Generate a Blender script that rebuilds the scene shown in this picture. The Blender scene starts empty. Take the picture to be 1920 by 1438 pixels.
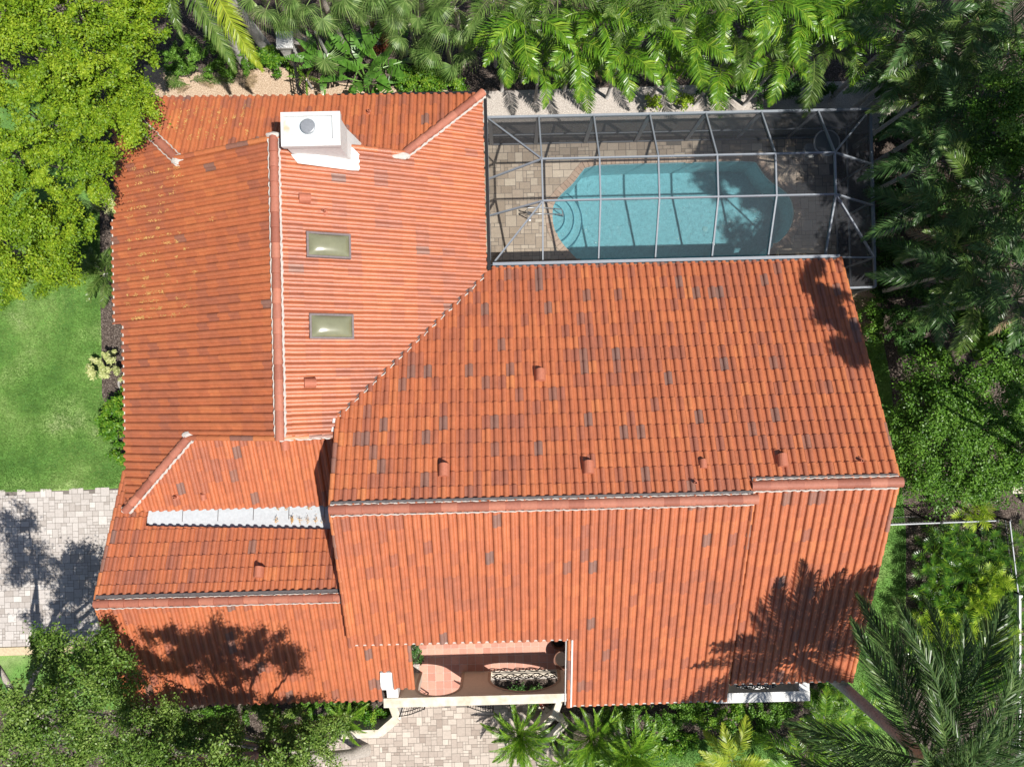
import bpy, math, random
import numpy as np
from mathutils import Vector, Matrix
random.seed(7); NR = np.random.RandomState(11)
sc = bpy.context.scene
R = math.radians
# ---------------------------------------------------------------- camera
FPX, CH = 1340.0, 25.0
a_ = R(1.4)
r0 = Vector((math.cos(a_), -math.sin(a_), 0)); u0 = Vector((math.sin(a_), math.cos(a_), 0)); D0 = Vector((0, 0, -1))
fw = (D0 + r0*(10/FPX) + u0*(11/FPX)).normalized()
rt = (r0 - fw*r0.dot(fw)).normalized(); up = rt.cross(fw).normalized()
cam = bpy.data.objects.new('camera', bpy.data.cameras.new('camera')); sc.collection.objects.link(cam)
cam.matrix_world = Matrix(((rt.x, up.x, -fw.x, 0), (rt.y, up.y, -fw.y, 0), (rt.z, up.z, -fw.z, CH), (0, 0, 0, 1)))
cam.data.sensor_width = 36; cam.data.lens = FPX/1920*36; cam.data.clip_end = 600; cam.data.clip_start = 0.1
sc.camera = cam
# ---------------------------------------------------------------- light
SD = Vector((-0.41, 0.29, -1.0)).normalized()          # direction the sunlight travels
world = bpy.data.worlds.new('World'); sc.world = world; world.use_nodes = True
wn = world.node_tree.nodes; wl = world.node_tree.links
sky = wn.new('ShaderNodeTexSky'); sky.sky_type = 'NISHITA'; sky.sun_disc = False
sky.sun_elevation = math.asin(-SD.z); sky.sun_rotation = math.atan2(-SD.x, -SD.y)
wl.new(sky.outputs[0], wn['Background'].inputs[0]); wn['Background'].inputs[1].default_value = 0.062
sun = bpy.data.objects.new('sun', bpy.data.lights.new('sun', 'SUN')); sc.collection.objects.link(sun)
sun.data.energy = 5.0; sun.data.angle = R(0.55); sun.data.color = (1, 0.965, 0.90)
sun.rotation_euler = SD.to_track_quat('-Z', 'Y').to_euler()
sc.view_settings.view_transform = 'Standard'; sc.view_settings.look = 'None'; sc.view_settings.gamma = 1
sc.view_settings.exposure = 0.40

# ---------------------------------------------------------------- helpers
def hit(px, py, z=0.0):
    d = rt*(px-960) + up*(719-py) + fw*FPX
    t = (CH-z)/-d.z
    return (d.x*t, d.y*t)
def hplane(px, py, fn):
    z = 3.0
    for _ in range(25):
        x, y = hit(px, py, z); z = fn(x, y)
    return Vector((x, y, z))
def link(o): sc.collection.objects.link(o); return o
def tag(o, label=None, cat=None, group=None, kind=None):
    if label: o['label'] = label
    if cat: o['category'] = cat
    if group: o['group'] = group
    if kind: o['kind'] = kind
    return o
def empty(name, loc, label, cat, group=None, rz=0):
    o = bpy.data.objects.new(name, None); o.location = loc; o.rotation_euler = (0, 0, rz); o.empty_display_size = .3
    link(o); return tag(o, label, cat, group)
class MB:
    def __init__(s): s.v = []; s.f = []; s.t = []; s.m = []
    def face(s, pts, tone=0.5, mi=0):
        n = len(s.v); s.v += [tuple(p) for p in pts]; s.f.append(tuple(range(n, n+len(pts)))); s.t.append(tone); s.m.append(mi)
    def mesh(s, V, F, tone=.5, mi=0):
        n = len(s.v); s.v += [tuple(p) for p in V]
        for f in F: s.f.append(tuple(i+n for i in f)); s.t.append(tone); s.m.append(mi)
    def box(s, x0, x1, y0, y1, z0, z1, tone=.5, mi=0):
        V = [(x, y, z) for z in (z0, z1) for y in (y0, y1) for x in (x0, x1)]
        s.mesh(V, [(0, 2, 3, 1), (4, 5, 7, 6), (0, 1, 5, 4), (2, 6, 7, 3), (0, 4, 6, 2), (1, 3, 7, 5)], tone, mi)
    def bar(s, p, q, w, h=None, tone=.5, mi=0, upv=(0, 0, 1)):
        h = h or w; p = Vector(p); q = Vector(q); d = (q-p).normalized(); U = Vector(upv)
        if abs(d.dot(U)) > .98: U = Vector((1, 0, 0))
        sd = d.cross(U).normalized()*w/2; U = sd.cross(d).normalized()*h/2
        V = [e+i*sd+j*U for e in (p, q) for i, j in ((-1, -1), (1, -1), (1, 1), (-1, 1))]
        s.mesh(V, [(0, 1, 2, 3), (7, 6, 5, 4), (0, 4, 5, 1), (1, 5, 6, 2), (2, 6, 7, 3), (3, 7, 4, 0)], tone, mi)
    def tube(s, pts, rad, n=6, tone=.5, mi=0, cap=True):
        P = [Vector(p) for p in pts]; rad = rad if isinstance(rad, (list, tuple)) else [rad]*len(P); V = []
        for i, p in enumerate(P):
            d = (P[min(i+1, len(P)-1)]-P[max(i-1, 0)]).normalized(); U = Vector((0, 0, 1)) if abs(d.z) < .9 else Vector((1, 0, 0))
            a = d.cross(U).normalized(); b = a.cross(d)
            V += [p+(a*math.cos(2*math.pi*k/n)+b*math.sin(2*math.pi*k/n))*rad[i] for k in range(n)]
        F = [(i*n+k, i*n+(k+1) % n, (i+1)*n+(k+1) % n, (i+1)*n+k) for i in range(len(P)-1) for k in range(n)]
        if cap: F += [tuple(range(n)), tuple(range(len(V)-1, len(V)-n-1, -1))]
        s.mesh(V, F, tone, mi)
    def lathe(s, prof, c=(0, 0, 0), n=24, tone=.5, mi=0, capt=False):
        V = [(c[0]+r*math.cos(2*math.pi*k/n), c[1]+r*math.sin(2*math.pi*k/n), c[2]+z) for r, z in prof for k in range(n)]
        F = [(i*n+k, i*n+(k+1) % n, (i+1)*n+(k+1) % n, (i+1)*n+k) for i in range(len(prof)-1) for k in range(n)]
        if capt: F.append(tuple((len(prof)-1)*n+k for k in range(n)))
        s.mesh(V, F, tone, mi)
    def prism(s, poly, z0, z1, tone=.5, mi=0):
        n = len(poly); V = [(x, y, z0) for x, y in poly]+[(x, y, z1) for x, y in poly]
        s.mesh(V, [tuple(range(n-1, -1, -1)), tuple(range(n, 2*n))]+[(i, (i+1) % n, n+(i+1) % n, n+i) for i in range(n)], tone, mi)
    def build(s, name, mats, parent=None, smooth=False):
        me = bpy.data.meshes.new(name); me.from_pydata(s.v, [], s.f); me.update()
        if not isinstance(mats, (list, tuple)): mats = [mats]
        for m in mats: me.materials.append(m)
        at = me.attributes.new('tone', 'FLOAT', 'FACE'); at.data.foreach_set('value', np.array(s.t, dtype=np.float32))
        if len(mats) > 1: me.polygons.foreach_set('material_index', np.array(s.m, dtype=np.int32))
        if smooth: me.polygons.foreach_set('use_smooth', np.ones(len(s.f), dtype=bool))
        o = bpy.data.objects.new(name, me); link(o)
        if parent:
            o.parent = parent
        return o
def rel(o, parent):            # a mesh built in world coordinates, hung under a parent that has its own place
    o.parent = parent; pm = Matrix.Translation(parent.location) @ parent.rotation_euler.to_matrix().to_4x4()
    o.matrix_parent_inverse = pm.inverted(); return o

# ---------------------------------------------------------------- materials
def mat(name, col=(.5, .5, .5), rough=.7, spec=.3, noise=None, ramp=None, attr=False, bump=0, bscale=30, metal=0, transl=0, namp=.2, nscale=6, detail=5, coat=0, fine=0, fscale=120):
    m = bpy.data.materials.new(name); m.use_nodes = True; N = m.node_tree.nodes; L = m.node_tree.links
    b = N['Principled BSDF']; b.inputs['Roughness'].default_value = rough; b.inputs['Specular IOR Level'].default_value = spec
    b.inputs['Metallic'].default_value = metal; b.inputs['Base Color'].default_value = (*col, 1)
    if coat: b.inputs['Coat Weight'].default_value = coat; b.inputs['Coat Roughness'].default_value = .25
    geo = N.new('ShaderNodeNewGeometry'); cur = None
    if ramp:
        cr = N.new('ShaderNodeValToRGB'); e = cr.color_ramp.elements
        while len(e) < len(ramp): e.new(.5)
        for i, (p, c) in enumerate(ramp): e[i].position = p; e[i].color = (*c, 1)
        if attr:
            at = N.new('ShaderNodeAttribute'); at.attribute_name = 'tone'; src = at.outputs['Fac']
        else:
            nz = N.new('ShaderNodeTexNoise'); nz.inputs['Scale'].default_value = nscale; nz.inputs['Detail'].default_value = detail
            L.new(geo.outputs['Position'], nz.inputs['Vector']); src = nz.outputs[0]
        L.new(src, cr.inputs[0]); cur = cr.outputs[0]
    if namp:
        nz = N.new('ShaderNodeTexNoise'); nz.inputs['Scale'].default_value = nscale*2.3; nz.inputs['Detail'].default_value = 6; nz.inputs['Roughness'].default_value = .65
        L.new(geo.outputs['Position'], nz.inputs['Vector'])
        mr = N.new('ShaderNodeMapRange'); mr.inputs[1].default_value = .3; mr.inputs[2].default_value = .7; mr.inputs[3].default_value = 1-namp; mr.inputs[4].default_value = 1+namp
        L.new(nz.outputs[0], mr.inputs[0]); fac = mr.outputs[0]
        if fine:
            n2 = N.new('ShaderNodeTexNoise'); n2.inputs['Scale'].default_value = fscale; n2.inputs['Detail'].default_value = 2
            L.new(geo.outputs['Position'], n2.inputs['Vector'])
            m2 = N.new('ShaderNodeMapRange'); m2.inputs[1].default_value = .3; m2.inputs[2].default_value = .7; m2.inputs[3].default_value = 1-fine; m2.inputs[4].default_value = 1+fine
            L.new(n2.outputs[0], m2.inputs[0]); mu = N.new('ShaderNodeMath'); mu.operation = 'MULTIPLY'; L.new(fac, mu.inputs[0]); L.new(m2.outputs[0], mu.inputs[1]); fac = mu.outputs[0]
        vm = N.new('ShaderNodeVectorMath'); vm.operation = 'SCALE'
        if cur: L.new(cur, vm.inputs[0])
        else: vm.inputs[0].default_value = col
        L.new(fac, vm.inputs['Scale']); cur = vm.outputs[0]
    if cur: L.new(cur, b.inputs['Base Color'])
    if bump:
        nb = N.new('ShaderNodeTexNoise'); nb.inputs['Scale'].default_value = bscale; nb.inputs['Detail'].default_value = 4
        L.new(geo.outputs['Position'], nb.inputs['Vector'])
        bp = N.new('ShaderNodeBump'); bp.inputs['Strength'].default_value = bump; bp.inputs['Distance'].default_value = .02
        L.new(nb.outputs[0], bp.inputs['Height']); L.new(bp.outputs[0], b.inputs['Normal'])
    if transl:
        tr = N.new('ShaderNodeBsdfTranslucent'); mx = N.new('ShaderNodeMixShader'); mx.inputs[0].default_value = transl
        if cur: L.new(cur, tr.inputs[0])
        else: tr.inputs[0].default_value = (*col, 1)
        L.new(b.outputs[0], mx.inputs[1]); L.new(tr.outputs[0], mx.inputs[2]); L.new(mx.outputs[0], N['Material Output'].inputs[0])
    return m
M = {}
M['tile'] = mat('clay_tile', ramp=[(0, (.21, .11, .085)), (.07, (.25, .115, .080)), (.14, (.30, .100, .058)), (.5, (.415, .122, .051)), (.85, (.475, .150, .057)), (1, (.515, .175, .062))], attr=True, namp=.13, nscale=1.6, rough=.45, spec=.7, bump=.35, bscale=55, fine=.10, fscale=38)
M['cap'] = mat('cap_tile', ramp=[(0, (.28, .095, .062)), (.5, (.36, .135, .09)), (1, (.43, .165, .105))], attr=True, namp=.12, rough=.6, bump=.2)
M['mortar'] = mat('mortar', (.50, .46, .42), rough=.9, namp=.12, nscale=12, bump=.5)
M['white'] = mat('white_paint', (.66, .65, .63), rough=.6, namp=.10, nscale=5, bump=.15, bscale=40)
M['stucco'] = mat('stucco', (.60, .52, .43), rough=.9, namp=.06, nscale=4, bump=.4, bscale=60)
M['stone'] = mat('cream_stone', ramp=[(.3, (.50, .42, .31)), (.5, (.58, .52, .43)), (.7, (.66, .62, .56))], nscale=3, rough=.85, namp=.08, bump=.3)
M['membrane'] = mat('membrane', (.47, .49, .51), rough=.75, namp=.10, nscale=5, bump=.1)
M['darkwood'] = mat('underlay', (.05, .045, .045), rough=.8)
M['lead'] = mat('lead_flashing', (.10, .085, .085), rough=.6, namp=.3, nscale=8)
M['metal'] = mat('galvanised', (.50, .51, .52), rough=.38, metal=.7, namp=.12, nscale=9)
M['alu'] = mat('bronze_aluminium', (.19, .20, .22), rough=.42, spec=.5, namp=.08)
M['alulight'] = mat('grey_aluminium', (.22, .24, .27), rough=.4, spec=.5, namp=.08)
M['iron'] = mat('black_iron', (.012, .012, .014), rough=.5, namp=0)
M['dome'] = mat('skylight_dome', (.20, .20, .12), rough=.16, spec=.8, namp=.1, nscale=2, coat=.6)
M['skyframe'] = mat('skylight_frame', (.16, .13, .13), rough=.5)
M['terra'] = mat('terracotta_floor', ramp=[(0, (.44, .20, .145)), (1, (.58, .30, .22))], attr=True, namp=.08, rough=.6)
M['grout'] = mat('grout', (.55, .45, .38), rough=.9)
M['pot'] = mat('clay_pot', (.20, .10, .07), rough=.8, namp=.2)
M['soil'] = mat('soil', (.035, .025, .02), rough=1, namp=.4, nscale=20)
M['paver_grey'] = mat('grey_paver', ramp=[(0, (.35, .31, .28)), (.5, (.455, .415, .385)), (1, (.54, .50, .465))], attr=True, namp=.10, nscale=5, rough=.85, fine=.1)
M['paver_warm'] = mat('warm_paver', ramp=[(0, (.31, .25, .21)), (.5, (.41, .345, .295)), (1, (.52, .45, .385))], attr=True, namp=.10, nscale=5, rough=.85, fine=.1)
M['paver_pool'] = mat('pool_paver', ramp=[(0, (.33, .265, .20)), (.5, (.44, .36, .28)), (1, (.56, .48, .38))], attr=True, namp=.10, nscale=4, rough=.85, fine=.1)
M['coping'] = mat('coping', ramp=[(0, (.38, .27, .20)), (1, (.50, .39, .30))], attr=True, namp=.1, rough=.8)
M['sand'] = mat('joint_sand', (.17, .15, .13), rough=1, namp=.1)
M['mulch'] = mat('mulch', ramp=[(.3, (.03, .022, .018)), (.5, (.08, .06, .05)), (.62, (.15, .12, .10)), (.78, (.30, .26, .23))], nscale=22, detail=8, namp=.35, rough=1, bump=1, bscale=40, fine=.4, fscale=60)
M['gravel'] = mat('gravel', ramp=[(.3, (.27, .18, .12)), (.5, (.46, .34, .24)), (.7, (.62, .50, .38))], nscale=30, detail=6, namp=.15, rough=1, bump=1, bscale=45, fine=.3, fscale=50)
M['gravel_white'] = mat('white_gravel', ramp=[(.3, (.28, .24, .21)), (.5, (.44, .39, .35)), (.7, (.58, .54, .49))], nscale=30, detail=6, namp=.15, rough=1, bump=1, bscale=45, fine=.3, fscale=50)
M['lawn'] = mat('lawn', ramp=[(.30, (.065, .16, .032)), (.48, (.12, .24, .05)), (.6, (.20, .31, .09)), (.72, (.30, .37, .16))], nscale=.75, detail=7, namp=.30, rough=.95, bump=1, bscale=70, fine=.45, fscale=45)
M['kerb'] = mat('kerb', (.50, .40, .26), rough=.9, namp=.2)
M['plaster'] = mat('pool_plaster', (.50, .64, .66), rough=.8, namp=.13, nscale=3, fine=.09, fscale=16)  # mottling and speckle in the colour imitate rippled light in the water
M['bark'] = mat('bark', (.22, .18, .15), rough=.95, namp=.4, nscale=9, bump=1, bscale=25)
M['bark_pale'] = mat('pale_bark', (.36, .32, .28), rough=.95, namp=.35, nscale=9, bump=1, bscale=25)
M['palmbark'] = mat('palm_bark', (.42, .40, .38), rough=.95, namp=.35, nscale=7, bump=1, bscale=18)
M['dry'] = mat('dry_frond', ramp=[(0, (.20, .14, .08)), (1, (.40, .30, .18))], attr=True, namp=.2, rough=.8)
M['litter'] = mat('leaf_litter', ramp=[(0, (.36, .19, .06)), (1, (.60, .38, .13))], attr=True, namp=0, rough=.8)
def leafmat(name, c0, c1, c2, rough=.42, spec=.32, transl=.28):
    return mat(name, ramp=[(0, c0), (.5, c1), (1, c2)], attr=True, namp=.18, nscale=2.2, rough=rough, spec=spec, transl=transl)
M['leaf_lime'] = leafmat('lime_leaf', (.055, .13, .006), (.17, .29, .012), (.34, .43, .028), rough=.5)
M['leaf_green'] = leafmat('green_leaf', (.04, .11, .012), (.09, .21, .02), (.20, .36, .05))
M['leaf_dark'] = leafmat('dark_leaf', (.025, .08, .015), (.06, .15, .03), (.13, .26, .06))
M['leaf_olive'] = leafmat('olive_leaf', (.05, .11, .015), (.12, .22, .03), (.28, .38, .09))
M['leaf_hedge'] = leafmat('hedge_leaf', (.04, .13, .01), (.09, .23, .015), (.28, .42, .04))
M['leaf_cream'] = leafmat('cream_leaf', (.28, .34, .10), (.55, .58, .24), (.78, .78, .46), rough=.6)
M['leaf_red'] = leafmat('red_leaf', (.14, .03, .02), (.24, .06, .04), (.25, .16, .05))
M['palm_bright'] = leafmat('bright_frond', (.04, .13, .010), (.12, .26, .016), (.40, .54, .06), rough=.34, spec=.45)
M['palm_mid'] = leafmat('mid_frond', (.04, .10, .016), (.11, .19, .035), (.28, .36, .11), rough=.32)
M['palm_yellow'] = leafmat('yellow_frond', (.15, .24, .015), (.30, .38, .03), (.48, .50, .07), rough=.4)
M['palm_fan'] = leafmat('fan_frond', (.045, .10, .02), (.13, .23, .05), (.34, .44, .15), rough=.4)
M['palm_dark'] = leafmat('dark_frond', (.03, .08, .02), (.07, .15, .04), (.18, .28, .10), rough=.34)
M['philo'] = leafmat('lobed_leaf', (.02, .08, .01), (.07, .18, .018), (.27, .42, .03), rough=.3, spec=.5)
M['philo_y'] = leafmat('yellow_lobed_leaf', (.10, .20, .01), (.25, .38, .02), (.50, .60, .07), rough=.4)
M['paddle'] = leafmat('paddle_leaf', (.04, .12, .015), (.10, .24, .03), (.20, .38, .08), rough=.3, spec=.5)
# screen cloth: a fine dark weave that lets most of the light through
ms = bpy.data.materials.new('screen_cloth'); ms.use_nodes = True; N = ms.node_tree.nodes; L = ms.node_tree.links
tr = N.new('ShaderNodeBsdfTransparent'); mx = N.new('ShaderNodeMixShader'); lw = N.new('ShaderNodeLayerWeight'); lw.inputs[0].default_value = .5
mr = N.new('ShaderNodeMapRange'); mr.inputs[3].default_value = .19; mr.inputs[4].default_value = .80
L.new(lw.outputs['Facing'], mr.inputs[0]); L.new(mr.outputs[0], mx.inputs[0])
N['Principled BSDF'].inputs['Base Color'].default_value = (.045, .047, .055, 1); N['Principled BSDF'].inputs['Roughness'].default_value = .6
L.new(tr.outputs[0], mx.inputs[1]); L.new(N['Principled BSDF'].outputs[0], mx.inputs[2]); L.new(mx.outputs[0], N['Material Output'].inputs[0]); M['screen'] = ms
# water: clear, faintly blue, rippled and shiny
mw = bpy.data.materials.new('pool_water'); mw.use_nodes = True; N = mw.node_tree.nodes; L = mw.node_tree.links
tr = N.new('ShaderNodeBsdfTransparent'); tr.inputs[0].default_value = (.52, .74, .78, 1); gl = N.new('ShaderNodeBsdfGlossy'); gl.inputs['Roughness'].default_value = .04
fr = N.new('ShaderNodeFresnel'); fr.inputs[0].default_value = 1.36; mx = N.new('ShaderNodeMixShader')
nz = N.new('ShaderNodeTexNoise'); nz.inputs['Scale'].default_value = 5; nz.inputs['Detail'].default_value = 4; nz.inputs['Distortion'].default_value = .8
bp = N.new('ShaderNodeBump'); bp.inputs['Strength'].default_value = 1.0; bp.inputs['Distance'].default_value = .05
ge = N.new('ShaderNodeNewGeometry'); L.new(ge.outputs['Position'], nz.inputs['Vector']); L.new(nz.outputs[0], bp.inputs['Height'])
L.new(bp.outputs[0], gl.inputs['Normal']); L.new(bp.outputs[0], fr.inputs['Normal'])
L.new(fr.outputs[0], mx.inputs[0]); L.new(tr.outputs[0], mx.inputs[1]); L.new(gl.outputs[0], mx.inputs[2]); L.new(mx.outputs[0], N['Material Output'].inputs[0]); M['water'] = mw

# ---------------------------------------------------------------- ground
def sheet(name, pts, z, m, holes=()):
    from mathutils.geometry import tessellate_polygon
    loops = [[Vector((x, y, 0)) for x, y in pts]]+[[Vector((x, y, 0)) for x, y in h] for h in holes]
    flat = [p for l in loops for p in l]; tri = tessellate_polygon(loops)
    me = bpy.data.meshes.new(name); F = []
    for t in tri:
        a, b, c = [flat[i] for i in t]
        F.append(tuple(t) if (b-a).cross(c-a).z > 0 else tuple(reversed(t)))
    me.from_pydata([(p.x, p.y, z) for p in flat], [], F); me.materials.append(m)
    o = bpy.data.objects.new(name, me); link(o); o['kind'] = 'structure'; return o
def H(*pp): return [hit(x, y) for x, y in pp]
CX0, CX1, CYN, CYS = -1.2, 11.73, 8.58, 3.3
DECK = [(CX0, CYS-.6), (CX1, CYS-.6), (CX1, CYN), (CX0, CYN)]
sheet('ground', [(-150, -150), (150, -150), (150, 150), (-150, 150)], -.012, M['mulch'], [DECK])
lawn_poly = H((-2600, 150), (185, 150), (188, 560), (190, 640), (191, 740), (205, 800), (238, 872), (245, 914), (0, 925), (-2600, 980))
sheet('lawn', lawn_poly, -.004, M['lawn'])
sheet('lawn', H((1560, 545), (1640, 560), (1668, 700), (1690, 900), (1699, 1000), (1699, 1130), (1672, 1240), (1690, 1330), (1720, 1500), (1540, 1500), (1545, 1300), (1590, 1200), (1560, 900)), -.004, M['lawn'])
sheet('lawn', H((1040, 1438), (1140, 1400), (1200, 1385), (1290, 1392), (1380, 1372), (1480, 1400), (1540, 1500), (1500, 1700), (1040, 1700)), -.008, M['lawn'])
sheet('lawn', H((-2600, 1222), (250, 1222), (240, 1330), (-30, 1330), (-2600, 1330)), -.004, M['lawn'])
sheet('gravel_bed', H((270, 122), (380, 138), (530, 125), (620, 155), (720, 160), (860, 172), (870, 260), (270, 260)), -.004, M['gravel'])
sheet('gravel_path', H((895, 172), (1300, 160), (1700, 150), (1700, 250), (895, 260)), -.004, M['gravel_white'])
sheet('gravel_bed', H((1592, 545), (1650, 545), (1655, 640), (1600, 640)), 0.0, M['gravel'])

def inside(x, y, poly):
    c = False; n = len(poly)
    for i in range(n):
        x1, y1 = poly[i]; x2, y2 = poly[i-1]
        if (y1 > y) != (y2 > y) and x < (x2-x1)*(y-y1)/(y2-y1)+x1: c = not c
    return c
def pavers(name, poly, m, z, unit=.125, gap=.008, rot=0, excl=None, h=.004):
    xs = [p[0] for p in poly]; ys = [p[1] for p in poly]; x0, y0 = min(xs), min(ys)
    nx = int((max(xs)-x0)/unit)+2; ny = int((max(ys)-y0)/unit)+2
    g = np.zeros((nx, ny), bool); b = MB(); rs = random.Random(name)
    sizes = [(2, 2), (2, 2), (3, 2), (2, 3), (1, 2), (2, 1), (3, 2), (2, 3), (1, 1), (3, 3)]
    for i in range(nx):
        for j in range(ny):
            if g[i, j]: continue
            rs.shuffle(sizes)
            for a, c in sizes+[(1, 1)]:
                if i+a <= nx and j+c <= ny and not g[i:i+a, j:j+c].any(): break
            g[i:i+a, j:j+c] = True
            xa, xb, ya, yb = x0+i*unit, x0+(i+a)*unit, y0+j*unit, y0+(j+c)*unit; mxx, myy = (xa+xb)/2, (ya+yb)/2
            if not inside(mxx, myy, poly) or (excl and excl(mxx, myy)): continue
            k = gap; zz = z+rs.uniform(0, .0015)
            b.face([(xa+k, ya+k, zz), (xb-k, ya+k, zz), (xb-k, yb-k, zz), (xa+k, yb-k, zz)], min(1, max(0, rs.gauss(.5, .26))))
    o = b.build(name, m); o['kind'] = 'structure'; return o
drive = [(-32, -hit(0, 922)[1]*-1), (-11.2, hit(225, 917)[1]), (-11.2, hit(225, 1210)[1]), (-32, hit(0, 1213)[1])]
sheet('driveway_base', drive, .0, M['sand']); pavers('driveway', drive, M['paver_grey'], .006, unit=.10, gap=.006)
kb = MB(); kb.box(-32, -12.0, hit(0, 1213)[1]-.28, hit(0, 1213)[1], -.02, .05); o = kb.build('kerb', M['kerb']); o['kind'] = 'structure'
walk = H((742, 1318), (1010, 1318), (1065, 1460), (1150, 1620), (520, 1620), (400, 1500), (575, 1420), (600, 1390), (640, 1385), (700, 1365))
sheet('walkway_base', walk, .0, M['sand']); pavers('walkway', walk, M['paver_warm'], .006, unit=.10, gap=.006)

# pool
pool_px = [(1100, 312), (1180, 309), (1300, 306), (1414, 303), (1420, 313), (1431, 330), (1448, 346), (1466, 357), (1478, 368), (1486, 388), (1486, 412), (1478, 434), (1462, 452), (1442, 466), (1434, 486), (1300, 490), (1180, 493), (1089, 496), (1074, 480), (1055, 460), (1040, 437), (1035, 412), (1036, 390), (1044, 374), (1060, 358), (1074, 346), (1084, 332)]
WZ = -.12
pool = [hit(x, y, WZ) for x, y in pool_px]
def smooth_loop(P, n=1):
    for _ in range(n):
        Q = []
        for i in range(len(P)):
            a = P[i]; b = P[(i+1) % len(P)]
            Q += [(a[0]*.75+b[0]*.25, a[1]*.75+b[1]*.25), (a[0]*.25+b[0]*.75, a[1]*.25+b[1]*.75)]
        P = Q
    return P
pool = smooth_loop(pool, 1)
def offset(P, d):
    out = []; n = len(P); A = sum(P[i][0]*P[(i+1) % n][1]-P[(i+1) % n][0]*P[i][1] for i in range(n)); sg = -1 if A > 0 else 1
    for i in range(n):
        p, q = P[i-1], P[(i+1) % n]; tx, ty = q[0]-p[0], q[1]-p[1]; l = math.hypot(tx, ty) or 1
        out.append((P[i][0]-sg*ty/l*d, P[i][1]+sg*tx/l*d))
    return out
pool_out = offset(pool, .24)
pool_mid = offset(pool, .12)
sheet('deck_base', DECK, .0, M['sand'], [pool_mid])
pavers('pool_deck', DECK, M['paver_pool'], .006, unit=.13, excl=lambda x, y: inside(x, y, pool_mid))
b = MB()
n = len(pool)
# coping bricks laid round the edge, resampled by length
L_ = [0]
for i in range(n): L_.append(L_[-1]+math.dist(pool[i], pool[(i+1) % n]))
def at_len(P, s):
    s = s % L_[-1]; i = max(k for k in range(n) if L_[k] <= s); t = (s-L_[i])/(L_[i+1]-L_[i]); p, q = P[i], P[(i+1) % n]
    return (p[0]+(q[0]-p[0])*t, p[1]+(q[1]-p[1])*t)
nb = int(L_[-1]/.155)
for k in range(nb):
    s0, s1 = L_[-1]*k/nb+.006, L_[-1]*(k+1)/nb-.006
    p0, p1, q0, q1 = at_len(pool, s0), at_len(pool, s1), at_len(pool_out, s0), at_len(pool_out, s1)
    V = [(*p0, -.03), (*p1, -.03), (*q1, -.03), (*q0, -.03), (*p0, .03), (*p1, .03), (*q1, .03), (*q0, .03)]
    b.mesh(V, [(4, 5, 6, 7), (0, 1, 5, 4), (2, 3, 7, 6), (0, 4, 7, 3), (1, 2, 6, 5)], random.random())
o = b.build('pool_coping', M['coping']); o['kind'] = 'structure'
b = MB(); V = [(x, y, -.03) for x, y in pool]+[(x, y, -1.3) for x, y in pool]
b.mesh(V, [(i, (i+1) % n, n+(i+1) % n, n+i) for i in range(n)]); b.face([(x, y, -1.3) for x, y in pool])
sx, sy = hit(1030, 410, -.4)
for rr, zz in ((.55, -.32), (.9, -.55), (1.22, -.8)):
    arc = [(sx+rr*math.cos(R(t)), sy+rr*math.sin(R(t))) for t in range(-90, 91, 9)]
    b.prism([(sx-.35, sy-rr)]+arc+[(sx-.35, sy+rr)], -1.28, zz)
o = b.build('pool_basin', M['plaster']); o['kind'] = 'structure'
b = MB()
for rr, zz in ((.55, -.31), (.9, -.54), (1.22, -.79)): b.tube([(sx+(rr-.02)*math.cos(R(t)), sy+(rr-.02)*math.sin(R(t)), zz) for t in range(-84, 85, 8)], .022, 5)
o = b.build('pool_step_edge', mat('step_tile', (.10, .26, .32), rough=.5)); o['kind'] = 'structure'
b = MB(); dx_, dy_ = hit(1322, 430, -1.3); b.lathe([(.10, 0), (.10, .02), (.0, .03)], (dx_, dy_, -1.295), 16); o = b.build('pool_drain', mat('drain', (.62, .66, .64), rough=.5)); o['kind'] = 'structure'
sheet('pool_water', pool, WZ, M['water'])

# ---------------------------------------------------------------- house roof
house = empty('house', (0, 0, 0), 'large one storey house with orange barrel tile roofs, white chimney and arcade', 'house')
PITCH, ROW, TK = .235, .40, .46
NS = 9
prof = []
for k in range(NS+1):
    t = k/NS
    if t < .64: prof.append((t, .010+.072*math.sqrt(max(0, 1-((t-.32)/.32)**2))))
    else: prof.append((t, .010-.010*math.sin(math.pi*(t-.64)/.36)))
def clip(poly, A, B):     # keep the left side of edge A->B in the flat roof frame
    out = []; ex, ey = B[0]-A[0], B[1]-A[1]
    def sd(p): return ex*(p[1]-A[1])-ey*(p[0]-A[0])
    for i in range(len(poly)):
        p, q = poly[i-1], poly[i]; a, c = sd(p), sd(q)
        if (a >= 0) != (c >= 0):
            t = a/(a-c); out.append(tuple(p[j]+(q[j]-p[j])*t for j in range(3)))
        if c >= 0: out.append(q)
    return out
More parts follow.
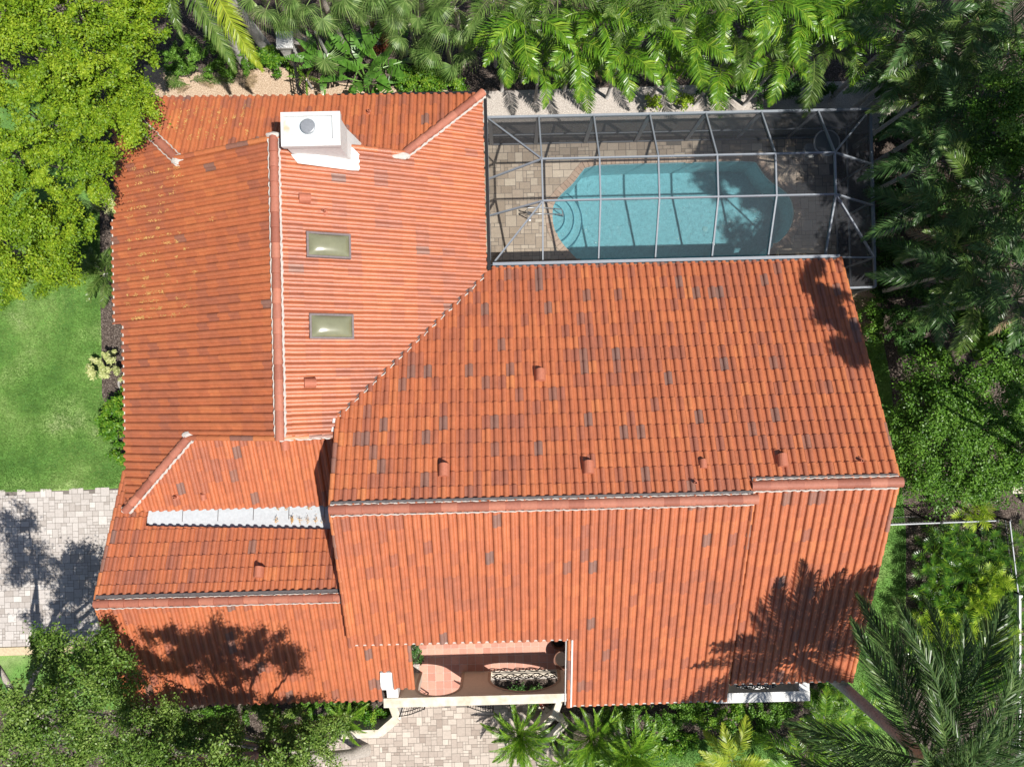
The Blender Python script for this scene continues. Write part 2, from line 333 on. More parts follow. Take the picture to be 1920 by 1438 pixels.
def slope(name, pieces, plane, down, label=None, seed=1, parent=None, push=.9, grey=.07, dim=0.0, flat=False):
    """pieces: convex plan polygons; plane(x,y)->z of the pan level; down: unit plan vector pointing downhill"""
    b = MB(); dx, dy = down; ax, ay = -dy, dx
    z0 = plane(0, 0); g = z0-plane(dx, dy); cs = 1/math.sqrt(1+g*g); sn = g*cs
    tones = {}; rs = random.Random(seed)
    def tone(i, j):
        if (i, j) not in tones:
            t = rs.gauss(.50, .10 if flat else .15)+.13*math.sin(i*.21+seed)*math.sin(j*.55+seed*2)
            if rs.random() < grey*.7: t = rs.uniform(0, .26)
            tones[(i, j)] = min(1, max(0, t-dim))
        return tones[(i, j)]
    wob = {}
    for P in pieces:
        Q = [(x*ax+y*ay, x*dx+y*dy) for x, y in P]; n = len(Q)
        if sum(Q[i][0]*Q[(i+1) % n][1]-Q[(i+1) % n][0]*Q[i][1] for i in range(n)) < 0: Q.reverse()
        a0, a1 = min(q[0] for q in Q), max(q[0] for q in Q); b0, b1 = min(q[1] for q in Q), max(q[1] for q in Q)
        rowp = ROW*cs
        def ins(a, c):
            return all((Q[(i+1) % n][0]-Q[i][0])*(c-Q[i][1])-(Q[(i+1) % n][1]-Q[i][1])*(a-Q[i][0]) >= 0 for i in range(n))
        def emit(poly, tn):
            out = []
            for a, c, h in poly:
                x = a*ax+c*dx; y = a*ay+c*dy
                out.append((x+dx*h*sn*push, y+dy*h*sn*push, plane(x, y)+h*cs))
            b.face(out, tn)
        for i in range(int(a0/PITCH)-2, int(a1/PITCH)+2):
            for j in range(int(b0/rowp)-2, int(b1/rowp)+2):
                aa, bb = i*PITCH, j*rowp
                cor = [ins(aa+s*PITCH, bb+t*rowp) for s in (0, 1) for t in (0, 1)]
                full = all(cor)
                if (i, j) not in wob: wob[(i, j)] = (rs.uniform(-.004, .004), rs.uniform(0, .008))
                w1, w2 = wob[(i, j)]
                if not full and (aa > a1 or aa+PITCH < a0 or bb > b1 or bb+rowp < b0): continue
                tn = tone(i, j)
                for k in range(NS):
                    t0, h0 = prof[k]; t1, h1 = prof[k+1]; xa, xb = aa+t0*PITCH+w1, aa+t1*PITCH+w1
                    tp = .93 if flat else .80
                    q = [(xa, bb, h0*tp), (xb, bb, h1*tp), (xb, bb+rowp, h1+(.004 if flat else .013)+w2*(.5 if flat else 1)), (xa, bb+rowp, h0+(.004 if flat else .013)+w2*(.5 if flat else 1))]
                    lip = [(xa, bb+rowp, h0+(.004 if flat else .013)+w2*(.5 if flat else 1)), (xb, bb+rowp, h1+(.004 if flat else .013)+w2*(.5 if flat else 1)), (xb, bb+rowp+.002, h1*tp), (xa, bb+rowp+.002, h0*tp)]
                    for f in (q, lip):
                        if not full:
                            for e in range(n):
                                f = clip(f, Q[e], Q[(e+1) % n])
                                if len(f) < 3: break
                        if len(f) >= 3: emit(f[::-1], tn)
    o = b.build(name, M['tile'], parent or house)
    if label: o['label'] = label
    return o
def deck(polys, plane, off=-.035, th=.10):       # boarding and fascia under the tiles
    b = MB()
    for P in polys:
        n = len(P); V = [(x, y, plane(x, y)+off) for x, y in P]+[(x, y, plane(x, y)+off-th) for x, y in P]
        A = sum(P[i][0]*P[(i+1) % n][1]-P[(i+1) % n][0]*P[i][1] for i in range(n))
        F = [tuple(range(n)), tuple(range(2*n-1, n-1, -1))]+[(i, n+i, n+(i+1) % n, (i+1) % n) for i in range(n)]
        b.mesh(V, F if A > 0 else [f[::-1] for f in F])
    return b.build('roof_deck', M['darkwood'], house)
def caps(p, q, parent, name='ridge_cap', r=.115, seg=.40, drop=0, seed=3, lift=.05, m='cap'):
    p = Vector(p); q = Vector(q); d = (q-p); r *= .88; n = max(1, round(d.length/seg)); d = d/n; u = d.normalized()
    s = u.cross(Vector((0, 0, 1))).normalized(); w = s.cross(u); b = MB(); rs = random.Random(seed); K = 10
    for i in range(n):
        a = p+d*i; c = a+d*1.09; tn = rs.random(); V = []
        for e, rr, lf in ((a, r*.9, lift), (c, r*1.06, lift+.022)):
            V += [e+s*(-rr*math.cos(math.pi*k/K))*1.0+w*(lf+rr*.82*math.sin(math.pi*k/K)-.02) for k in range(K+1)]
        b.mesh(V, [(k, k+1, K+2+k, K+1+k) for k in range(K)], tn)
        b.mesh(V[K+1:]+[c+w*lift*.0], [tuple(list(range(K, -1, -1)))], tn)
    return b.build(name, M[m], parent)
def mortar(p, q, parent, w=.035, off=.12, side=1, seed=5, lift=.07):
    p = Vector(p); q = Vector(q); u = (q-p).normalized(); s = u.cross(Vector((0, 0, 1))).normalized()*side; rs = random.Random(seed); b = MB()
    n = int((q-p).length/.06); pts = []; rad = []
    for i in range(n+1):
        k = i/n; ph = i*.06/PITCH*2*math.pi
        pts.append(p+(q-p)*k+s*(off+.008*math.sin(ph)+rs.uniform(-.008, .008))+Vector((0, 0, lift-off*TK*.6+rs.uniform(-.004, .004)))); rad.append(w*(.9+.22*math.sin(ph+1)+rs.uniform(-.15, .15)))
    b.tube(pts, rad, 6); return b.build('mortar_bead', M['mortar'], parent)

# --- wing B: north-south ridge
RBX, RBZ = -6.09, 5.81
BE, BW, BN, BGN, BGS, BSY = -.53, -11.80, 9.09, 6.87, -1.13, -3.40
pBE = lambda x, y: RBZ-TK*(x-RBX)
pBW = lambda x, y: RBZ-TK*(RBX-x)
HZ = 4.31
pBN = lambda x, y: HZ-.49*(y-BGN)
pBS = lambda x, y: 4.41-.49*(BGS-y)
# --- wing A: east, ridges east-west
AW, AE, AX = -4.67, 10.31, 6.41
ARL, ARZ = -2.97, 6.25; ARR = -2.64; ARRZ = ARZ-TK*(ARR-ARL)
pAN = lambda x, y: ARZ-TK*(y-ARL)
pAS = lambda x, y: ARZ-TK*(ARL-y)
pAR = lambda x, y: ARRZ-TK*(ARR-y)
AEN = 3.745; VX = lambda x: x+(RBZ-0)*0+4.077      # valley y for an x
# --- wing C: garage
CW, CR, CRZ, CE = -11.92, -5.79, 4.38, -9.55
pCN = lambda x, y: CRZ-.49*(y-CR)
pCS = lambda x, y: CRZ-.46*(CR-y)

hipE = RBX+(RBZ-HZ)/TK; hipW = RBX-(RBZ-HZ)/TK
hipS = RBX-(RBZ-4.41)/TK
# west slope of B; the hips cut it at both ends
nwx = -11.80; nwy = BGN+(HZ-pBW(nwx, 0))/.49; swy = BGS-(4.41-pBW(nwx, 0))/.49
W1 = [(RBX, BGN), (hipW, BGN), (hipW, BGS), (RBX, BGS)]
def wcut(y0, y1, xe): return [(hipW, y1), (hipW, y0), (xe, y0), (xe, y1)]
yj1 = hit(0+216, 411, 3.2)[1]; yj2 = hit(236, 608, 3.2)[1]
pw = [W1, [(hipW, BGN), (hipW, yj1), (-11.76, yj1), (-11.76, nwy-.02)], wcut(yj2, yj1, -11.90), wcut(-1.13, yj2, -11.56), [(hipW, BGS), (hipS, BGS), (-11.56, -3.36), (-11.56, BGS)]]
pw[4] = [(hipW, BGS), (-11.56, BGS), (-11.56, -3.36), (hipS, BGS)]
sW = slope('roof_slope', pw, pBW, (-1, 0), 'west roof slope of orange tiles beside the lawn', 1, grey=.03, flat=True)
valleyP = lambda x: (x, x+4.077)
vN = (BE, BE+4.077); vS = (AW, AW+4.077)
eN = (hipE, BGN); neC = (BE, BGN+(HZ-pBE(BE, 0))/.49)
pe = [[(RBX, BGN), (RBX, vS[1]), vS, (hipE, hipE+4.077), (hipE, BGN)], [(hipE, BGN), (hipE, hipE+4.077), vN, neC], [(RBX, vS[1]), (RBX, BGS), (-4.85, BGS), (AW, vS[1])]]
sE = slope('roof_slope', pe, pBE, (1, 0), 'pale pink roof slope with two skylights', 2, flat=True, grey=.035, dim=.04)
nP = [[eN, neC, (-11.76, nwy), (hipW, BGN)]]
sN = slope('roof_slope', nP, pBN, (0, 1), 'dark orange hipped roof slope behind the chimney', 3)
sS = slope('roof_slope', [[(hipS, BGS), (-11.5, -3.36), (-11.3, BSY), (-4.5, BSY+.04), (-4.5, BGS)]], pBS, (0, -1), 'hipped roof slope above the white roof gutter', 4, flat=True)
deck([W1]+pw[1:], pBW); deck(pe, pBE); deck(nP, pBN); deck([[(hipS, BGS), (-11.5, -3.36), (-11.3, BSY), (-4.5, BSY+.04), (-4.5, BGS)]], pBS)
caps((RBX, BGN+.08, RBZ), (RBX, BGS-.05, RBZ), sE, 'ridge_cap', r=.135)
mortar((RBX, BGN, RBZ), (RBX, BGS, RBZ), sE, off=.15, side=-1); mortar((RBX, BGN, RBZ), (RBX, BGS, RBZ), sW, off=.14, side=1, w=.02)
def V3(p, pl, dz=0): return (p[0], p[1], pl(*p)+dz)
caps(V3(eN, pBE), V3(neC, pBE), sN, 'hip_cap', r=.135); mortar(V3(eN, pBE), V3(neC, pBE), sN, off=.15, side=1, w=.035)
nwC = (-11.76, nwy)
caps(V3((hipW, BGN), pBW), V3(nwC, pBW), sW, 'hip_cap', r=.135)
for sd in (1, -1): mortar(V3((hipW, BGN), pBW), V3(nwC, pBW), sW, off=.15, side=sd, w=.022)
swC = (-11.55, -3.34)
caps(V3((hipS, BGS), pBW), V3(swC, pBW), sS, 'hip_cap', r=.135, m='cap'); mortar(V3((hipS, BGS), pBW), V3(swC, pBW), sS, off=.15, side=-1, w=.038)
# small mortar ends
def blob(p, rx, ry, rz, parent, name='mortar_patch', m='mortar', seed=1):
    rs = random.Random(seed); b = MB(); V = []; n = 12
    for i in range(5):
        ph = math.pi/2*i/4
        for k in range(n):
            t = 2*math.pi*k/n; w = 1+rs.uniform(-.18, .18)
            V.append((p[0]+rx*w*math.cos(ph)*math.cos(t), p[1]+ry*w*math.cos(ph)*math.sin(t), p[2]+rz*math.sin(ph)))
    b.mesh(V, [(i*n+k, i*n+(k+1) % n, (i+1)*n+(k+1) % n, (i+1)*n+k) for i in range(4) for k in range(n)]); return b.build(name, M[m], parent)
blob((RBX, BGN+.10, RBZ+.02), .19, .08, .10, sE, seed=1); blob(V3((hipW+.05, BGN-.05), pBW, .03), .2, .16, .08, sW, seed=2)
blob(V3((hipE-.12, BGN-.06), pBE, .03), .32, .11, .07, sN, seed=3); blob(V3((hipS+.02, BGS+.05), pBW, .04), .2, .1, .08, sS, seed=4)
blob(V3(swC, pBW, .02), .17, .11, .06, sS, seed=5); blob(V3(neC, pBE, .01), .12, .12, .1, sN, seed=6)
# gables of B
def rake(p, q, parent, w=.17, m='tile', seed=2, name='rake_tile'):
    return caps(p, q, parent, name, r=w/2, seed=seed, lift=.02, m=m)
rake((RBX, BGN+.03, RBZ+.02), (hipW, BGN+.03, HZ+.04), sW); rake((RBX, BGN+.03, RBZ+.02), (hipE, BGN+.03, HZ+.04), sE)
rake((RBX, BGS-.03, RBZ+.02), (hipS, BGS-.03, 4.45), sW); rake((RBX, BGS-.03, RBZ+.02), (-4.80, BGS-.03, pBE(-4.80, 0)+.03), sE)
mortar((RBX, BGS-.05, RBZ), (-4.85, BGS-.05, pBE(-4.85, 0)+.02), sE, off=.03, w=.03)

# wing A slopes
pan = [[(AW, ARL), (AX, ARL), (AX, vS[1]), vS], [(AX, ARR), (AE, ARR), (AE, AEN), (AX, AEN)], [vS, (AX, vS[1]), (AX, AEN), (-.332, AEN)]]
sAN = slope('roof_slope', pan, pAN, (0, 1), 'broad orange tiled slope between the pool cage and the main ridge', 5, grey=.10)
NX, NY = 1.66, -7.27
pas = [[(AW, ARL), (AW, NY), (NX, NY), (NX, ARL)], [(NX, ARL), (NX, -9.66), (AX, -9.62), (AX, ARL)]]
sAS = slope('roof_slope', pas, pAS, (0, -1), 'sunny front slope of the tallest roof with the courtyard notch', 6, flat=True, grey=.05)
par = [[(AX+.02, ARR), (AX+.02, -9.17), (AE, -9.17), (AE, ARR)]]
sAR = slope('roof_slope', par, pAR, (0, -1), 'sunny east roof slope shaded by the leaning palm', 7, flat=True, grey=.05)
deck([[(AW, ARL), (AX, ARL), (AX, vS[1]), vS], pan[1], pan[2]], pAN); deck(pas, pAS); deck(par, pAR)
caps((AW-.04, ARL-.06, ARZ), (AX+.06, ARL-.06, ARZ), sAS, r=.15, seg=.42); caps((AX, ARR-.06, ARRZ), (AE+.05, ARR-.06, ARRZ), sAR, r=.155, seg=.42)
mortar((AW, ARL-.06, ARZ), (AX, ARL-.06, ARZ), sAS, off=.16, side=1, w=.022); mortar((AX, ARR-.06, ARRZ), (AE, ARR-.06, ARRZ), sAR, off=.165, side=1, w=.028)
b = MB()
for (xa, xb, yy, zz) in ((AW, AX-.02, ARL+.12, ARZ-.02), (AX+.02, AE, ARR+.12, ARRZ-.02)):
    b.mesh([(xa, yy-.08, zz+.06), (xb, yy-.08, zz+.06), (xb, yy+.035, zz+.05), (xa, yy+.035, zz+.05), (xa, yy-.08, zz-.05), (xb, yy-.08, zz-.05), (xb, yy+.035, zz-.09), (xa, yy+.035, zz-.09)], [(0, 1, 2, 3), (3, 2, 6, 7), (0, 3, 7, 4), (1, 5, 6, 2)])
b.build('ridge_flashing', M['lead'], sAN)
mortar((AW, ARL+.08, ARZ+.03), (AX-.1, ARL+.08, ARZ+.03), sAN, off=.0, w=.022, lift=.02); mortar((AX+.1, ARR+.1, ARRZ+.03), (AE, ARR+.1, ARRZ+.03), sAN, off=.0, w=.018, lift=.02)
# rake edges of A
rake((AW-.02, ARL, ARZ), (AW-.02, vS[1]-.02, pAN(0, vS[1])), sAN, .15); rake((AW-.02, ARL, ARZ), (AW-.02, NY, pAS(0, NY)), sAS, .15)
rake((AE+.02, ARR, ARRZ), (AE+.02, AEN, pAN(0, AEN)), sAN, .15); rake((AE+.02, ARR, ARRZ), (AE+.02, -9.17, pAR(0, -9.17)), sAR, .15)
rake((AX+.0, ARL, ARZ-.02), (AX+.0, -9.6, pAS(0, -9.6)-.02), sAS, .15)
rake((NX-.01, NY+.05, pAS(0, NY)), (NX-.01, -9.64, pAS(0, -9.64)), sAS, .17)
b = MB(); b.bar((NX+.055, NY+.02, pAS(0, NY)+.085), (NX+.055, -9.66, pAS(0, -9.66)+.085), .045, .05); b.bar((NX-.115, NY, pAS(0, NY)-.12), (NX-.115, -9.6, pAS(0, -9.6)-.12), .02, .2)
b.build('rake_trim', M['white'], sAS)
# valley metal and flashing
b = MB(); p, q = Vector(V3(vS, pBE, .0)), Vector(V3(vN, pBE, .0))
b.bar(p+Vector((0, 0, .012)), q+Vector((0, 0, .012)), .10, .03); b.build('valley_metal', M['lead'], sAN)
mortar(p+Vector((0, 0, .07)), q+Vector((0, 0, .07)), sAN, off=0.05, side=1, w=.018, lift=0, seed=9)
b = MB(); x0, y0 = -4.86, BGS; b.mesh([(x0, y0, 5.30), (AW-.02, y0+.0, 5.22), (AW-.02, vS[1], 5.22), (AW-.12, vS[1]-.02, 5.27), (x0, y0, 4.5), (AW-.02, y0, 4.5)], [(0, 1, 2, 3), (0, 4, 5, 1)]); b.build('flashing', M['white'], sE)
# wing C
sCN = slope('roof_slope', [[(CW, CR), (CW, -3.42), (-10.9, -3.46), (-10.9, CR)], [(CW, -2.28), (CW, -3.42), (-11.0, -3.42)], [(-10.9, -3.84), (-10.9, CR), (-4.5, CR), (-4.5, -4.10)]], pCN, (0, 1), 'garage roof slope between the white gutter and the low ridge', 8, grey=.03, dim=.05)
sCS = slope('roof_slope', [[(CW, CR), (-4.5, CR), (-4.5, CE), (CW, CE)], [(-4.5, -6.6), (-3.12, -6.6), (-3.12, -8.47), (-4.5, -8.47)], [(-4.5, -8.47), (-4.08, -8.47), (-4.08, CE), (-4.5, CE)], [(-3.68, -8.47), (-3.12, -8.47), (-3.12, -9.12), (-3.68, -9.12)]], pCS, (0, -1), 'garage front roof slope with tree shadow', 9, flat=True, grey=.05)
deck([[(CW, CR), (CW, -2.28), (-11.2, -3.46), (-10.9, -3.84), (-4.5, -4.10), (-4.5, CR)]], pCN); deck([[(CW, CR), (-4.5, CR), (-4.5, CE), (CW, CE)], [(-4.5, -6.6), (-3.12, -6.6), (-3.12, -8.47), (-4.5, -8.47)], [(-4.5, -8.47), (-4.08, -8.47), (-4.08, CE), (-4.5, CE)], [(-3.68, -8.47), (-3.12, -8.47), (-3.12, -9.12), (-3.68, -9.12)]], pCS)
caps((CW-.03, CR-.05, CRZ), (-4.72, CR-.05, CRZ), sCS, r=.14, seg=.42); mortar((CW, CR-.05, CRZ), (-4.7, CR-.05, CRZ), sCS, off=.15, w=.02)
b = MB(); yy = CR+.12; zz = CRZ-.02; b.mesh([(CW, yy-.08, zz+.06), (-4.7, yy-.08, zz+.06), (-4.7, yy+.06, zz+.03), (CW, yy+.06, zz+.03), (CW, yy+.06, zz-.1), (-4.7, yy+.06, zz-.1)], [(0, 1, 2, 3), (3, 2, 5, 4)]); b.build('ridge_flashing', M['lead'], sCN)
mortar((CW+.3, CR+.08, CRZ+.03), (-4.7, CR+.08, CRZ+.03), sCN, off=0, w=.018, lift=.02)
rake((CW-.02, CR, CRZ), (CW-.02, -2.3, pCN(0, -2.3)), sCN, .15); rake((CW-.02, CR, CRZ), (CW-.02, CE, pCS(0, CE)), sCS, .15)
rake((-3.11, -6.7, pCS(0, -6.7)), (-3.11, -9.1, pCS(0, -9.1)), sCS, .15)
b = MB(); b.mesh([(-10.95, -3.25, 3.22), (-4.5, -3.22, 3.22), (-4.5, -4.3, 3.50), (-10.95, -4.02, 3.36)], [(3, 2, 1, 0)])
for k in range(1, 6): x = -10.95+k*1.07; b.bar((x, -3.30, 3.262), (x, -3.75, 3.335+.006*k), .014, .012, .5, 1)
b.build('roof_gutter', [M['membrane'], M['lead']], house)
# eave mortar stops, fascia gutters
def eave(p, q, pl, parent, m='mortar'):
    b = MB(); p = Vector((*p, pl(*p)+.0)); q = Vector((*q, pl(*q)+.0)); b.bar(p, q, .035, .035); return b.build('eave_mortar', M[m], parent)
eave((NX, -9.67), (AX, -9.63), pAS, sAS); eave((AX, -9.18), (AE, -9.18), pAR, sAR); eave((AW, NY-.0), (NX, NY-.0), pAS, sAS); eave((-.35, AEN+.0), (AE, AEN+.0), pAN, sAN, 'lead')
eave((-11.56, -1), (-11.56, yj2), pBW, sW); eave((-11.9, yj2), (-11.9, yj1), pBW, sW)
b = MB()
def gut(p, q, s=.10): b.bar(p, q, s, s*.9)
gut((BE+.09, vN[1]+.1, pBE(BE, 0)-.03), (BE+.09, neC[1]+.12, pBE(BE, 0)-.03)); gut((BE-4.5, neC[1]+.09, 3.16), (BE+.09, neC[1]+.09, 3.16), .06)
b.build('eave_gutter', M['iron'], house)
b = MB(); b.bar((-.33, AEN+.09, pAN(0, AEN)+.0), (AE-.0, AEN+.09, pAN(0, AEN)+.0), .09, .09); b.build('eave_gutter', M['alulight'], house)
b = MB(); b.box(AW+.02, NX-.12, NY-.03, NY+.12, pAS(0, NY)-.25, pAS(0, NY)-.02); b.build('fascia', M['iron'], house)

# walls
b = MB()
b.box(-11.2, -1.0, -3.1, 8.65, 0, 3.12); b.box(-4.4, 9.95, -6.9, 3.3, 0, 3.10); b.box(2.0, 9.95, -9.2, -6.897, 0, 3.02) if False else None
b.box(2.0, 6.2, -9.25, -6.903, 0, 3.08); b.box(6.203, 9.95, -8.75, -6.903, 0, 3.0)
b.box(-11.5, -4.403, -9.1, -3.103, 0, 2.55)
def tri(x0, x1, pts):      # a gable wall standing in the y-z plane
    V = [(x0, y, z) for y, z in pts]+[(x1, y, z) for y, z in pts]; n = len(pts)
    b.mesh(V, [tuple(range(n)), tuple(range(2*n-1, n-1, -1))]+[(i, n+i, n+(i+1) % n, (i+1) % n) for i in range(n)])
tri(-4.45, -4.25, [(3.0, 2.9), (ARL, 6.1), (NY+.4, 4.05), (NY+.4, 2.9)]); tri(9.85, 10.0, [(3.2, 3.0), (ARR, 5.93), (-8.7, 3.1)]); tri(-11.6, -11.45, [(-2.6, 2.4), (CR, 4.22), (-9.1, 2.6)])
b.mesh([(hipW+.3, BGN-.1, 4.25), (RBX, BGN-.1, 5.65), (hipE-.3, BGN-.1, 4.25)], [(0, 1, 2)]); b.mesh([(hipS+.3, BGS+.1, 4.3), (RBX, BGS+.1, 5.65), (-4.8, BGS+.1, 5.05), (-4.5, BGS+.1, 4.3)], [(3, 2, 1, 0)])
b.box(-4.4, 1.98, -7.0, -6.903, 0, 4.0); b.box(1.98, 2.12, -9.2, -6.9, 0, 3.15)
b.build('wall', M['stucco'], house)
b = MB(); b.box(-1.6, -.2, -7.03, -7.0, .05, 2.2); b.build('front_door', M['darkwood'], house)

# chimney
ch = MB(); cx0, cx1, cy0, cy1, ct = -5.64, -4.22, 6.50, 7.27, 6.45
def frus(b, lo, hi, z0, z1, mi=0):
    V = [(lo[0], lo[2], z0), (lo[1], lo[2], z0), (lo[1], lo[3], z0), (lo[0], lo[3], z0), (hi[0], hi[2], z1), (hi[1], hi[2], z1), (hi[1], hi[3], z1), (hi[0], hi[3], z1)]
    b.mesh(V, [(0, 1, 5, 4), (1, 2, 6, 5), (2, 3, 7, 6), (3, 0, 4, 7), (4, 5, 6, 7)], .5, mi)
frus(ch, (cx0, cx1, cy0, cy1), (cx0, cx1, cy0, cy1), 4.0, ct-.20); frus(ch, (cx0-.05, cx1+.05, cy0-.05, cy1+.05), (cx0-.05, cx1+.05, cy0-.05, cy1+.05), ct-.2, ct-.10)
frus(ch, (cx0-.001, cx1+.16, cy0-.02, cy1+.001), (cx0, cx1, cy0, cy1), 4.2, 5.35)
chim = ch.build('chimney', M['white'], house)
b = MB(); t = .10
X0, X1, Y0, Y1 = cx0-.06, cx1+.06, cy0-.06, cy1+.06
for q in ((X0, X1, Y0, Y0+.18), (X0, X1, Y1-t, Y1), (X0, X0+t*.6, Y0+.18, Y1-t), (X1-.2, X1, Y0+.18, Y1-t)): b.box(*q, ct-.098, ct)
b.build('chimney_rim', M['white'], chim)
b = MB(); b.mesh([(X0, Y0+.18, ct-.095), (X1-.2, Y0+.18, ct-.095), (X1-.2, Y1-t, ct-.095), (X0, Y1-t, ct-.095), ((X0+X1)/2-.1, (Y0+Y1)/2+.05, ct-.04)], [(0, 1, 4), (1, 2, 4), (2, 3, 4), (3, 0, 4)])
mcap = mat('cap_metal', ramp=[(.35, (.56, .60, .62)), (.62, (.52, .54, .54)), (.72, (.50, .38, .25)), (.85, (.36, .24, .14))], nscale=1.7, detail=3, rough=.5, namp=.08); b.build('chimney_cap', mcap, chim)
b = MB(); pc = (-4.98, 6.93, 6.38); b.lathe([(.16, 0), (.16, .10), (.19, .10), (.195, .13), (.19, .16), (.17, .175), (.0, .18)], pc, 28); b.build('flue_cap', M['metal'], chim, smooth=False)
b = MB(); rs = random.Random(2)
base = [(cx0-.03, cy0-.02), (cx0+.13, cy0-.24)]+[(cx0+.13+(cx1-cx0+.05)*k/10, cy0-.24-.004*k) for k in range(1, 10)]+[(cx1+.22+(.03 if k % 2 else 0), cy0-.26+k*.09) for k in range(0, 6)]+[(cx1+.05, cy0+.4)]
zf = lambda x, y: pBE(x, y)+.088
V = [(x, y, zf(x, y)) for x, y in base]+[(cx0, cy0+.05, zf(cx0, 0)+.0), (cx0+.3, cy0+.05, zf(cx0+.3, 0)+.20), (cx1-.1, cy0+.05, zf(cx1-.1, 0)+.2), (cx1+.02, cy0+.3, zf(cx1, 0)+.2)]
cen = len(V); V.append((( cx0+cx1)/2, cy0+.06, zf((cx0+cx1)/2, 0)+.22)); nb_ = len(base)
F = [(i, i+1, cen) for i in range(nb_-1)]
b.mesh(V, F); b.build('chimney_flashing', M['white'], chim)

# skylights, vents, pipes
def frame_at(p, pl):
    x, y, z = p; e = .1; nx = -(pl(x+e, y)-pl(x-e, y))/(2*e); ny = -(pl(x, y+e)-pl(x, y-e))/(2*e); n = Vector((nx, ny, 1)).normalized()
    d = Vector((n.x, n.y, 0)).normalized(); dd = (d-n*d.dot(n)).normalized(); s = n.cross(dd); return dd, s, n
def skylight(px, py, lab):
    p = hplane(px, py, pBE); dd, s, n = frame_at(p, pBE); hx, hy = .60, .345
    r = bpy.data.objects.new('skylight', None); r.parent = house; link(r); r.matrix_local = Matrix(((dd.x, s.x, n.x, p.x), (dd.y, s.y, n.y, p.y), (dd.z, s.z, n.z, p.z), (0, 0, 0, 1))); r['label'] = lab
    b = MB(); w = .055
    for q in ((-hx, hx, -hy, -hy+w), (-hx, hx, hy-w, hy), (-hx, -hx+w, -hy+w, hy-w), (hx-w, hx, -hy+w, hy-w)): b.box(*q, -.02, .17)
    b.build('skylight_frame', M['skyframe'], r)
    b = MB(); nx, ny = 16, 10; V = []
    for j in range(ny+1):
        for i in range(nx+1):
            a, c = i/nx*2-1, j/ny*2-1; V.append((a*(hx-w), c*(hy-w), .14+.13*(1-abs(a)**3)**.6*(1-abs(c)**2.5)**.6))
    b.mesh(V, [(j*(nx+1)+i, j*(nx+1)+i+1, (j+1)*(nx+1)+i+1, (j+1)*(nx+1)+i) for j in range(ny) for i in range(nx)]); b.build('skylight_dome', M['dome'], r, smooth=True)
skylight(615, 462, 'upper skylight near the chimney'); skylight(620.5, 613, 'lower skylight')
mvent = mat('vent_tile', (.40, .135, .080), rough=.6, namp=.12, nscale=6, bump=.2)
def vent(px, py, pl, parent, sc_=1.0):       # hooded half-round vent, shade inside its downhill mouth painted as a dark face
    p = hplane(px, py, pl); dd, s, n = frame_at(p, pl); b = MB(); K = 10; Rr = .145*sc_; l = .15*sc_
    T = lambda a, c, h: p+dd*a+s*c+n*h
    V = []
    for a, rr, hh in ((-l, Rr*.95, 1.0), (l, Rr, 1.45)): V += [T(a, -rr*math.cos(math.pi*k/K), .05+rr*hh*math.sin(math.pi*k/K)) for k in range(K+1)]
    for a, rr in ((-l*.9, Rr*.8), (l*.5, Rr*.86)): V += [T(a, -rr*math.cos(math.pi*k/K), .05+rr*1.25*math.sin(math.pi*k/K)) for k in range(K+1)]
    o2 = 2*(K+1)
    b.mesh(V, [(K+1+k, K+2+k, k+1, k) for k in range(K)]+[(K+1+k, o2+K+1+k, o2+K+2+k, K+2+k) for k in range(K)]); b.mesh(V, [tuple(range(K, -1, -1))])
    b.mesh([T(-.22, -.2, .075), T(.22, -.2, .075), T(.22, .2, .075), T(-.22, .2, .075)], [(0, 1, 2, 3)] if False else [])
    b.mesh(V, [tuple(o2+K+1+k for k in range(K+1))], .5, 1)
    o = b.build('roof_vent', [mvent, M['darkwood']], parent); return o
vent(570, 373, pBE, sE); vent(580, 718, pBE, sE); vent(536, 829, pBS, sS, .95); vent(487, 1074, pCN, sCN)
for q in ((1013, 707), (833, 884), (1103, 879), (1465, 866)): vent(*q, pAN, sAN, 1.08)
vent(1317, 872, pAN, sAN, .75); vent(383, 928, pBS, sS, .6)
def pipe(px, py, pl, parent):
    p = hplane(px, py, pl); b = MB(); b.lathe([(.10, .02), (.065, .07), (.04, .08), (.04, .22), (.028, .22), (.028, .1)], p, 14); b.build('vent_pipe', mvent, parent, smooth=False)
for q, pl, pr in (((610, 398), pBE, sE), ((332, 931), pBS, sS), ((693, 212), pBN, sN), ((1610, 862), pAN, sAN), ((1301, 903), pAN, sAN)): pipe(*q, pl, pr)
# yellow leaf litter caught in the pans
b = MB(); rs = random.Random(21)
def litter(px, py, pl, along, cnt, sp):
    p = hplane(px, py, pl)
    ai = p.y/PITCH if along == 'x' else p.x/PITCH
    for _ in range(cnt):
        t = rs.gauss(0, sp); w = rs.gauss(0, .03)
        if along == 'x': k = math.floor(-p.y/PITCH)*PITCH+.82*PITCH; x, y = p.x+t, -(k+w)
        else: k = math.floor(-p.x/PITCH)*PITCH+.82*PITCH; x, y = -(k+w), p.y+t
        z = pl(x, y)+rs.uniform(.03, .06); q = rs.uniform(0, 6.28); e = rs.uniform(.010, .022); c, s = math.cos(q)*e, math.sin(q)*e
        b.face([(x+c, y+s, z), (x-s*.6, y+c*.6, z+.005), (x-c, y-s, z), (x+s*.6, y-c*.6, z+.005)], rs.random())
for _ in range(105):
    px, py = 240+abs(rs.gauss(0, 62)), rs.uniform(300, 600)
    if py < 320+0*px: px = max(px, 230)
    litter(px, py, pBW, 'x', rs.randint(5, 20), rs.uniform(.03, .11))
for _ in range(55): litter(rs.uniform(298, 480), rs.uniform(195, 262), pBN, 'y', rs.randint(4, 16), rs.uniform(.03, .1))
